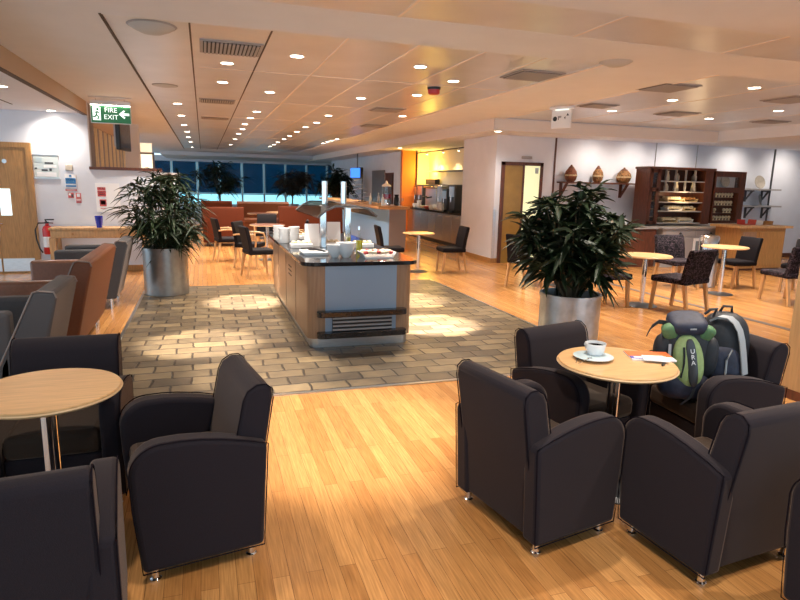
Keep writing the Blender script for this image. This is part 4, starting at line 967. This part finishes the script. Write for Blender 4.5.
# lantern shelf
a, c = Yp(560.5, 182, 11.55), Yp(632, 184, 11.55); zsf = (a.z+c.z)/2
s = thing('wall_shelf', 'brown bracket shelf above the dark plant carrying three patterned lanterns', 'shelf', (0, 0, 0))
MB().box(a.x, c.x, 11.38, YB-.001, zsf-.02, zsf+.012).build('board', 'dark_wood', s)
for xx in (a.x+.1, c.x-.2): MB().box(xx-.03, xx+.03, YB-.035, YB-.001, zsf-.32, zsf-.02).prism([(11.42, zsf-.02), (11.48, zsf-.02), (YB-.03, zsf-.26), (YB-.03, zsf-.32)], xx-.02, xx+.02, 'x').build('bracket', 'dark_wood', s)
for px_, rad, hh, m, lab in ((570.5, .135, .36, 'basket_dark', 'red brown teardrop lantern, leftmost on the bracket shelf'), (597.5, .12, .36, 'basket', 'tall barrel shaped lantern in the middle of the bracket shelf'), (623.5, .165, .34, 'basket', 'round golden brown lantern, rightmost on the bracket shelf')):
    p = Yp(px_, 180, 11.53); t = thing('lantern', lab, 'lantern', (p.x, 11.53, zsf+.013), 0, 'lanterns on the bracket shelf')
    MB().lathe([(rad*.55, 0), (rad*.85, hh*.14), (rad, hh*.38), (rad*.86, hh*.62), (rad*.5, hh*.80)], 22).build('body', m, t)
    MB().lathe([(rad*.56, hh*.76), (rad*.42, hh*.86), (.025, hh*.94), (.02, hh), (0, hh*1.02)], 18).build('cap', 'dark_wood', t)
    MB().lathe([(rad*1.005, hh*.34), (rad*1.02, hh*.38), (rad*1.0, hh*.42)], 22).build('band', 'straw', t)
# steel bin
bn = thing('steel_bin', 'tall brushed steel swing bin between the dining tables', 'bin', (8.30, 8.2, 0))
MB().lathe([(.16, 0), (.17, .01), (.17, .56)], 28).build('bin_body', 'steel', bn)
MB().lathe([(.172, .56), (.174, .58), (.172, .60)], 28).build('collar', 'dark_grey', bn)
MB().lathe([(.165, .60), (.165, .86), (.14, .90), (0, .91)], 28).build('bin_lid', 'chrome', bn)

# ================================================================== KITCHEN NICHE
kc = thing('kitchen_counter', 'steel fronted back counter with a dark top in the kitchen niche', 'counter', (0, 0, 0))
MB().box(XF, XK-.002, 13.64, 18.58, .1, .88).build('carcass', 'grey_panel', kc)
MB().box(XF-.03, XK-.002, 13.64, 18.58, .88, .92).build('worktop', 'granite', kc)
MB().box(XF+.05, XK-.002, 13.64, 18.58, 0, .1).build('plinth', 'dark_grey', kc)
for k in range(8):
    y = 13.7+.61*k
    d = MB().box(XF-.015, XF, y, y+.59, .12, .86).build('door', 'steel', kc, bevel=.003)
    MB().tube([(XF-.03, y+.1, .80), (XF-.03, y+.3, .80)], .008, 6).build('handle', 'chrome', d)
for q, nm in ((171, 'upper dark shelf line high on the kitchen niche wall'), (185.5, 'lower shelf on the kitchen niche wall above the coffee machine')):
    p = Xp(450, q, XK-.15); o = MB().box(XK-.28, XK-.002, 13.66, 17.9, p.z-.02, p.z+.02).build('wall_shelf', 'dark_grey'); tag(o, nm, 'shelf', 'kitchen niche shelves')
tk = thing('light_track', 'dark track of four small spotlights at the top of the kitchen niche', 'lights', (XK-.5, 16, ZL-.10))
MB().box(-.02, .02, -2.3, 2.4, 0, .03).build('track', 'dark_grey', tk)
for y in (-1.9, -.9, .2, 1.5):
    s_ = MB().cyl(.03, -.06, 0, (0, y, 0)).build('spot_head', 'lamp_off', tk); MB().lathe([(0, -.062), (.026, -.061)], 14, (0, y, 0)).build('lens', 'lamp', s_)
for y in (-2.0, 2.1): MB().cyl(.008, .03, .098, (0, y, 0)).build('hanger', 'dark_grey', tk)
def K(px): return Xp(px, 205, XF+.35).y
cm = thing('coffee_machine', 'large steel coffee machine in the middle of the kitchen counter', 'coffee machine', (XF+.46, K(433.5), .921))
MB().box(-.22, .22, -.45, .45, .06, .62).build('body', 'steel', cm, bevel=.02)
MB().box(-.28, .2, -.48, .48, .62, .66).build('cup_rail', 'chrome', cm, bevel=.01)
MB().box(-.30, .2, -.46, .46, 0, .06).build('drip_tray', 'black', cm)
for y in (-.2, .2): MB().tube([(-.25, y, .36), (-.36, y, .34), (-.42, y, .33)], .02, 8).build('portafilter', 'black', cm)
def appliance(px, w, h_, lab, name, cat, m='dark_grey'):
    t = thing(name, lab, cat, (XF+.4, K(px), .921))
    MB().box(-.2, .2, -w/2, w/2, 0, h_).build('body', m, t, bevel=.02)
    MB().box(-.215, -.195, -w/2+.04, w/2-.04, h_*.55, h_-.06).build('front_panel', 'steel', t)
    MB().box(-.26, .0, -w/2+.03, w/2-.03, 0, .04).build('drip_tray', 'black', t)
    MB().cyl(.02, h_*.35, h_*.55, (-.22, 0, 0)).build('spout', 'chrome', t)
appliance(456.5, .42, .74, 'tall dark drinks machine at the right end of the kitchen counter', 'drinks_machine', 'machine')
appliance(449, .40, .62, 'dark drinks machine, second from the right on the kitchen counter', 'drinks_machine', 'machine')
appliance(443.5, .30, .70, 'pale steel urn machine right of the coffee machine', 'water_boiler', 'boiler', 'steel')
appliance(424, .5, .72, 'dark grinder machine left of the large coffee machine', 'coffee_grinder', 'grinder')
appliance(419.6, .3, .70, 'dark machine at the left end of the kitchen counter by the orange pillar', 'drinks_machine', 'machine')
t = thing('menu_box', 'small black box standing on the lower kitchen shelf', 'box', (XK-.15, Xp(432.5, 183, XK-.15).y, Xp(450, 185.5, XK-.15).z+.021))
MB().box(-.08, .08, -.42, .42, 0, .16).build('box', 'black', t, bevel=.01); MB().box(-.083, -.079, -.36, .36, .06, .11).build('printed_line', 'dark_grey', t)
GC = 'crockery along the kitchen counter'
for i, (px_, kind, m, s_) in enumerate(((424, 'cup', 'white', 1.3), (428, 'jug', 'white', 1.2), (433, 'bowl', 'white', 1.3), (437, 'bowl', 'red_food', 1.3), (441, 'cup', 'white', 1.4), (444.5, 'cup', 'white', 1.5), (449, 'jug', 'white', 1.3), (451.5, 'jug', 'white', 1.1), (446, 'bowl', 'white', 1.2))):
    prof = {'cup': [(.04, 0), (.05, .01), (.065, .10), (.06, .10), (.045, .015), (0, .01)], 'jug': [(.05, 0), (.07, .04), (.055, .15), (.065, .19), (.06, .19), (.05, .15), (0, .02)], 'bowl': [(.05, 0), (.11, .07), (.105, .07), (.05, .012), (0, .01)]}[kind]
    lat({'cup': 'coffee_cup', 'jug': 'milk_jug', 'bowl': 'bowl'}[kind], '%s %s on the kitchen counter, %s piece from the orange pillar' % ('red' if m == 'red_food' else 'white', kind, ordn[i]), kind, [(r*s_, z*s_) for r, z in prof], m, (XF+.05, K(px_), .921), GC, 14)

# ================================================================== BAR COUNTER
BX0, BX1, BY0, BY1 = 4.24, 4.66, 13.9, 21.5
bar = thing('bar_counter', 'high bar counter with pale blue front and thick oak top behind the island', 'counter', (0, 0, 0))
MB().box(BX0, BX1, BY0, BY1, .08, 1.04).build('body', 'grey_panel', bar)
MB().box(BX0-.015, BX0+.005, BY0+.01, BY1, .10, 1.03).build('front_panel', 'bar_blue', bar)
MB().box(BX0+.03, BX1-.03, BY0+.03, BY1, 0, .08).build('plinth', 'dark_grey', bar)
MB().box(BX0-.3, BX1+.06, BY0-.12, BY1+.1, 1.04, 1.11).build('bar_top', 'oak', bar, bevel=.012)
BT = 1.111
# drinks dispenser
p = Z(387, 207, BT)
ds = thing('juice_dispenser', 'clear juice dispenser with red juice standing on the bar top', 'dispenser', (4.36, 14.6, BT))
MB().lathe([(.10, 0), (.10, .03), (.04, .05), (.04, .14), (.10, .16)], 20).build('stand', 'chrome', ds)
MB().lathe([(0, .165), (.11, .165), (.11, .28), (0, .28)], 20).build('juice', mat('red juice', (.35, .01, .03), .15), ds)
MB().lathe([(.118, .16), (.118, .46)], 20).build('tank', 'clear', ds)
MB().lathe([(.122, .46), (.11, .50), (.04, .54), (.02, .60), (0, .61)], 20).build('lid', 'white', ds)
o = lat('black_jug', 'black jug on the bar top right of the juice dispenser', 'jug', [(.05, 0), (.07, .03), (.06, .18), (.045, .22), (.06, .27), (.05, .27), (0, .2)], 'black', (4.60, 14.5, BT), None, 18)
GB = 'glasses and bottles along the bar top'
rnd = random.Random(4)
names = ['clear tumbler', 'stemmed glass', 'clear bottle']
for i, (x, y, k) in enumerate(((4.52, 14.05, 0), (4.64, 14.15, 1), (4.30, 14.15, 0), (4.18, 14.3, 2), (4.08, 14.6, 1), (4.06, 15.0, 2), (4.2, 15.2, 0), (4.5, 15.1, 2), (4.56, 16, 2))):
    prof = ([(.03, 0), (.035, .01), (.04, .12), (.036, .12), (.03, .015), (0, .01)], [(.035, 0), (.006, .012), (.006, .09), (.04, .13), (.035, .19), (.03, .19), (.033, .13)], [(.035, 0), (.037, .01), (.037, .17), (.013, .22), (.013, .28), (0, .285)])[k]
    lat(('tumbler', 'wine_glass', 'bottle')[k], '%s on the bar top, %s from the near corner' % (names[k], ordn[i]), ('glass', 'glass', 'bottle')[k], prof, 'clear' if k != 2 else 'frame_white', (x, y, BT), GB, 14)
rk = thing('tiered_rack', 'dark tiered leaflet rack on a pole at the back of the bar', 'rack', (4.4, 17.2, BT))
MB().cyl(.12, 0, .02).build('base', 'dark_grey', rk); MB().cyl(.018, .02, .72).build('pole', 'dark_grey', rk)
for k in range(5): MB().box(-.26+.03*k, .2-.03*k, -.14, .14, .1+.13*k, .115+.13*k, (0, 0, 0), (0, -.18, 0)).build('tier', 'zinc_dark', rk)
p = Yp(357, 173, 28)
t = thing('blue_screen', 'small bright blue wall screen near the far windows above the bar', 'screen', (5.6, 22.5, 2.15), R_(-72))
p = Yp(356.5, 173, 22.0); t.location = (p.x, 22.0, p.z)
MB().box(-.36, .36, -.05, .07, -.20, .20).build('casing', 'black', t, bevel=.01); MB().box(-.33, .33, -.056, -.048, -.17, .18).build('screen', 'screen_blue', t)
MB().cyl(.02, .2, (ZL if p.x > 5.25 else ZC)-p.z, (0, .04, 0)).build('bracket', 'dark_grey', t)

# ================================================================== FAR SEATING
def booth(name, lab, x0, x1, y0, y1, h, m, facing):
    t = thing(name, lab, 'sofa', ((x0+x1)/2, (y0+y1)/2, 0), 0, 'russet booth sofas'); w, d = (x1-x0)/2, (y1-y0)/2
    back = [(-.12, .1), (-.14, h-.06), (-.10, h), (.02, h), (.06, h-.06), (.12, .1)]
    s = -1 if facing > 0 else 1
    MB().prism([(s*d*.0+s*(d-.14)+s*y, z) for y, z in back], -w, w, 'x').build('backrest', m, t, bevel=.02)
    MB().box(-w+.1, w-.1, -d+.05 if s > 0 else -d+.2, d-.2 if s > 0 else d-.05, .1, .32).build('seat_base', m, t)
    MB().box(-w+.1, w-.1, -d+.02 if s > 0 else -d+.2, d-.2 if s > 0 else d-.02, .322, .46).build('seat_cushion', m, t, bevel=.03)
    for q in (-1, 1):
        MB().box(q*(w-.06)-.06, q*(w-.06)+.06, -d+.03, d-.03, .1, .64).build('arm', m, t, bevel=.03)
    for q in (-1, 1):
        for r in (-1, 1): MB().cyl(.025, 0, .1, (q*(w-.1), r*(d-.1), 0)).build('foot', 'dark_grey', t)
booth('booth_sofa', 'russet booth sofa with its back towards us just behind the island canopy', 1.85, 3.55, 15.9, 16.8, 1.0, 'red_fabric', 1)
booth('booth_sofa', 'orange brown booth sofa facing us beneath the far windows', 1.0, 2.65, 19.4, 20.3, .98, 'orange_fabric', -1)
booth('booth_sofa', 'russet booth sofa at the left of the far tables', -.05, .95, 15.6, 16.5, .98, 'red_fabric', 1)
booth('booth_sofa', 'dark russet booth sofa at the far left, partly behind the leafy planter', -.1, .9, 20.5, 21.4, .95, 'red_fabric', -1)
round_table('lounge_table', (1.6, 17.9, 0), .42, .72, 'round dark table among the russet booth sofas', 'far round tables', 'dark_wood', .24)
round_table('lounge_table', (2.2, 18.6, 0), .42, .72, 'second round table beside the orange brown booth sofa', 'far round tables', 'oak_top', .24)
p = Yp(283, 222, 15)
pb = MB().ell(.20, .16, .17, (0, 0, .17), (0, 0, .3), 18, 10, .8).build('grey_bag', 'grey_panel', loc=(1.72, 15.3, 0))
tag(pb, 'grey bag on the floor in front of the russet booth sofa', 'bag')
GP = 'tall plants by the far windows'
for (px_, Y, r, hh, m, lab, sd) in ((219, 30, 1.15, 2.35, 'leaf_dark', 'large spreading palm in front of the left far windows', 3), (292, 30, .95, 2.1, 'leaf_brown', 'bronze leaved plant in front of the middle far windows', 5), (337, 24, .7, 2.1, 'leaf_dark', 'green bushy plant at the right end of the far windows', 8)):
    p = Yp(px_, 185, Y)
    plant('potted_palm', lab, (p.x, Y, 0), .32, .55, 'zinc_dark', r, 1.25, hh, 30, 420, .62, .10, .55, m, sd, group=GP, trunk=.5)

# ================================================================== LIGHT
W = bpy.data.worlds.new('world'); S.world = W; W.use_nodes = True
W.node_tree.nodes['Background'].inputs['Color'].default_value = (.58, .80, .95, 1); W.node_tree.nodes['Background'].inputs['Strength'].default_value = 1.15
def spot(x, y, z, e, ang=95, blend=.7, col=(1, .90, .78), r=.05, tgt=None):
    l = bpy.data.lights.new('downlight_lamp', 'SPOT'); l.energy = e; l.color = col; l.spot_size = R_(ang); l.spot_blend = blend; l.shadow_soft_size = r
    o = bpy.data.objects.new('downlight_lamp', l); COL.objects.link(o); o.location = (x, y, z-.03)
    if tgt: o.rotation_euler = (Vector(tgt)-o.location).to_track_quat('-Z', 'Y').to_euler()
    return o
for (x, y, z) in LIGHTS:
    spot(x, y, z, (55 if z < ZC else 150) if y < 16 else 75, 150 if z < ZC else 105, 1 if z < ZC else .7)
# downlights over the front of the room (above and behind the photographer)
for (x, y, e, a) in ((.75, 3.76, 420, 44), (2.3, 3.0, 110, 95), (-.6, 3.4, 70, 95), (4.0, 3.0, 130, 110), (-2.6, 4.6, 130, 110), (.9, 1.2, 120, 105), (-2.4, 1, 90, 110), (3.4, .9, 90, 110)):
    spot(x, y, ZC, e, a)
# tight pools on the paving
for (x, y, e, a) in ((.49, 8.34, 2200, 24), (2.57, 6.5, 2400, 25), (2.8, 8.0, 1300, 25), (-.08, 6.25, 1100, 27), (.45, 5.2, 400, 30)):
    spot(x, y, ZC, e, a, .6)
for y in (14.1, 15.1, 16.2, 17.5): spot(XK-.5, y, ZL-.16, 40, 80, .6, (1, .72, .38), .03, (XK, y+.1, 1.5))
def area(name, loc, sx, sy, e, col, rot):
    l = bpy.data.lights.new(name, 'AREA'); l.shape = 'RECTANGLE'; l.size = sx; l.size_y = sy; l.energy = e; l.color = col
    o = bpy.data.objects.new(name, l); COL.objects.link(o); o.location = loc; o.rotation_euler = rot; return o
l = bpy.data.lights.new('niche_glow', 'POINT'); l.energy = 32; l.color = (1, .60, .08); l.shadow_soft_size = .15
o = bpy.data.objects.new('niche_glow', l); COL.objects.link(o); o.location = (XK-.25, 18.0, 2.1)
l = bpy.data.lights.new('hutch_lamp', 'POINT'); l.energy = 5; l.color = (1, .72, .4); l.shadow_soft_size = .04
o = bpy.data.objects.new('hutch_lamp', l); COL.objects.link(o); o.location = (F(682, 205).x, hy-.12, 1.5)
for x in (8.2, 9.3, 10.4, 12.2, 13.8): spot(x, 10.9, ZL, 30, 125, 1, (1, .88, .75), .05, (x, YB, 1.6))
spot(8.5, 8.2, ZC, 90, 120); spot(12, 7.5, ZL, 90, 130); spot(6.5, 6.0, ZC, 90, 120)

S.view_settings.view_transform = 'Standard'; S.view_settings.look = 'None'; S.view_settings.gamma = 1; S.view_settings.use_curve_mapping = False
S.view_settings.exposure = 0.86
S.cycles.use_denoising = True
S.cycles.max_bounces = 8; S.cycles.sample_clamp_indirect = 6
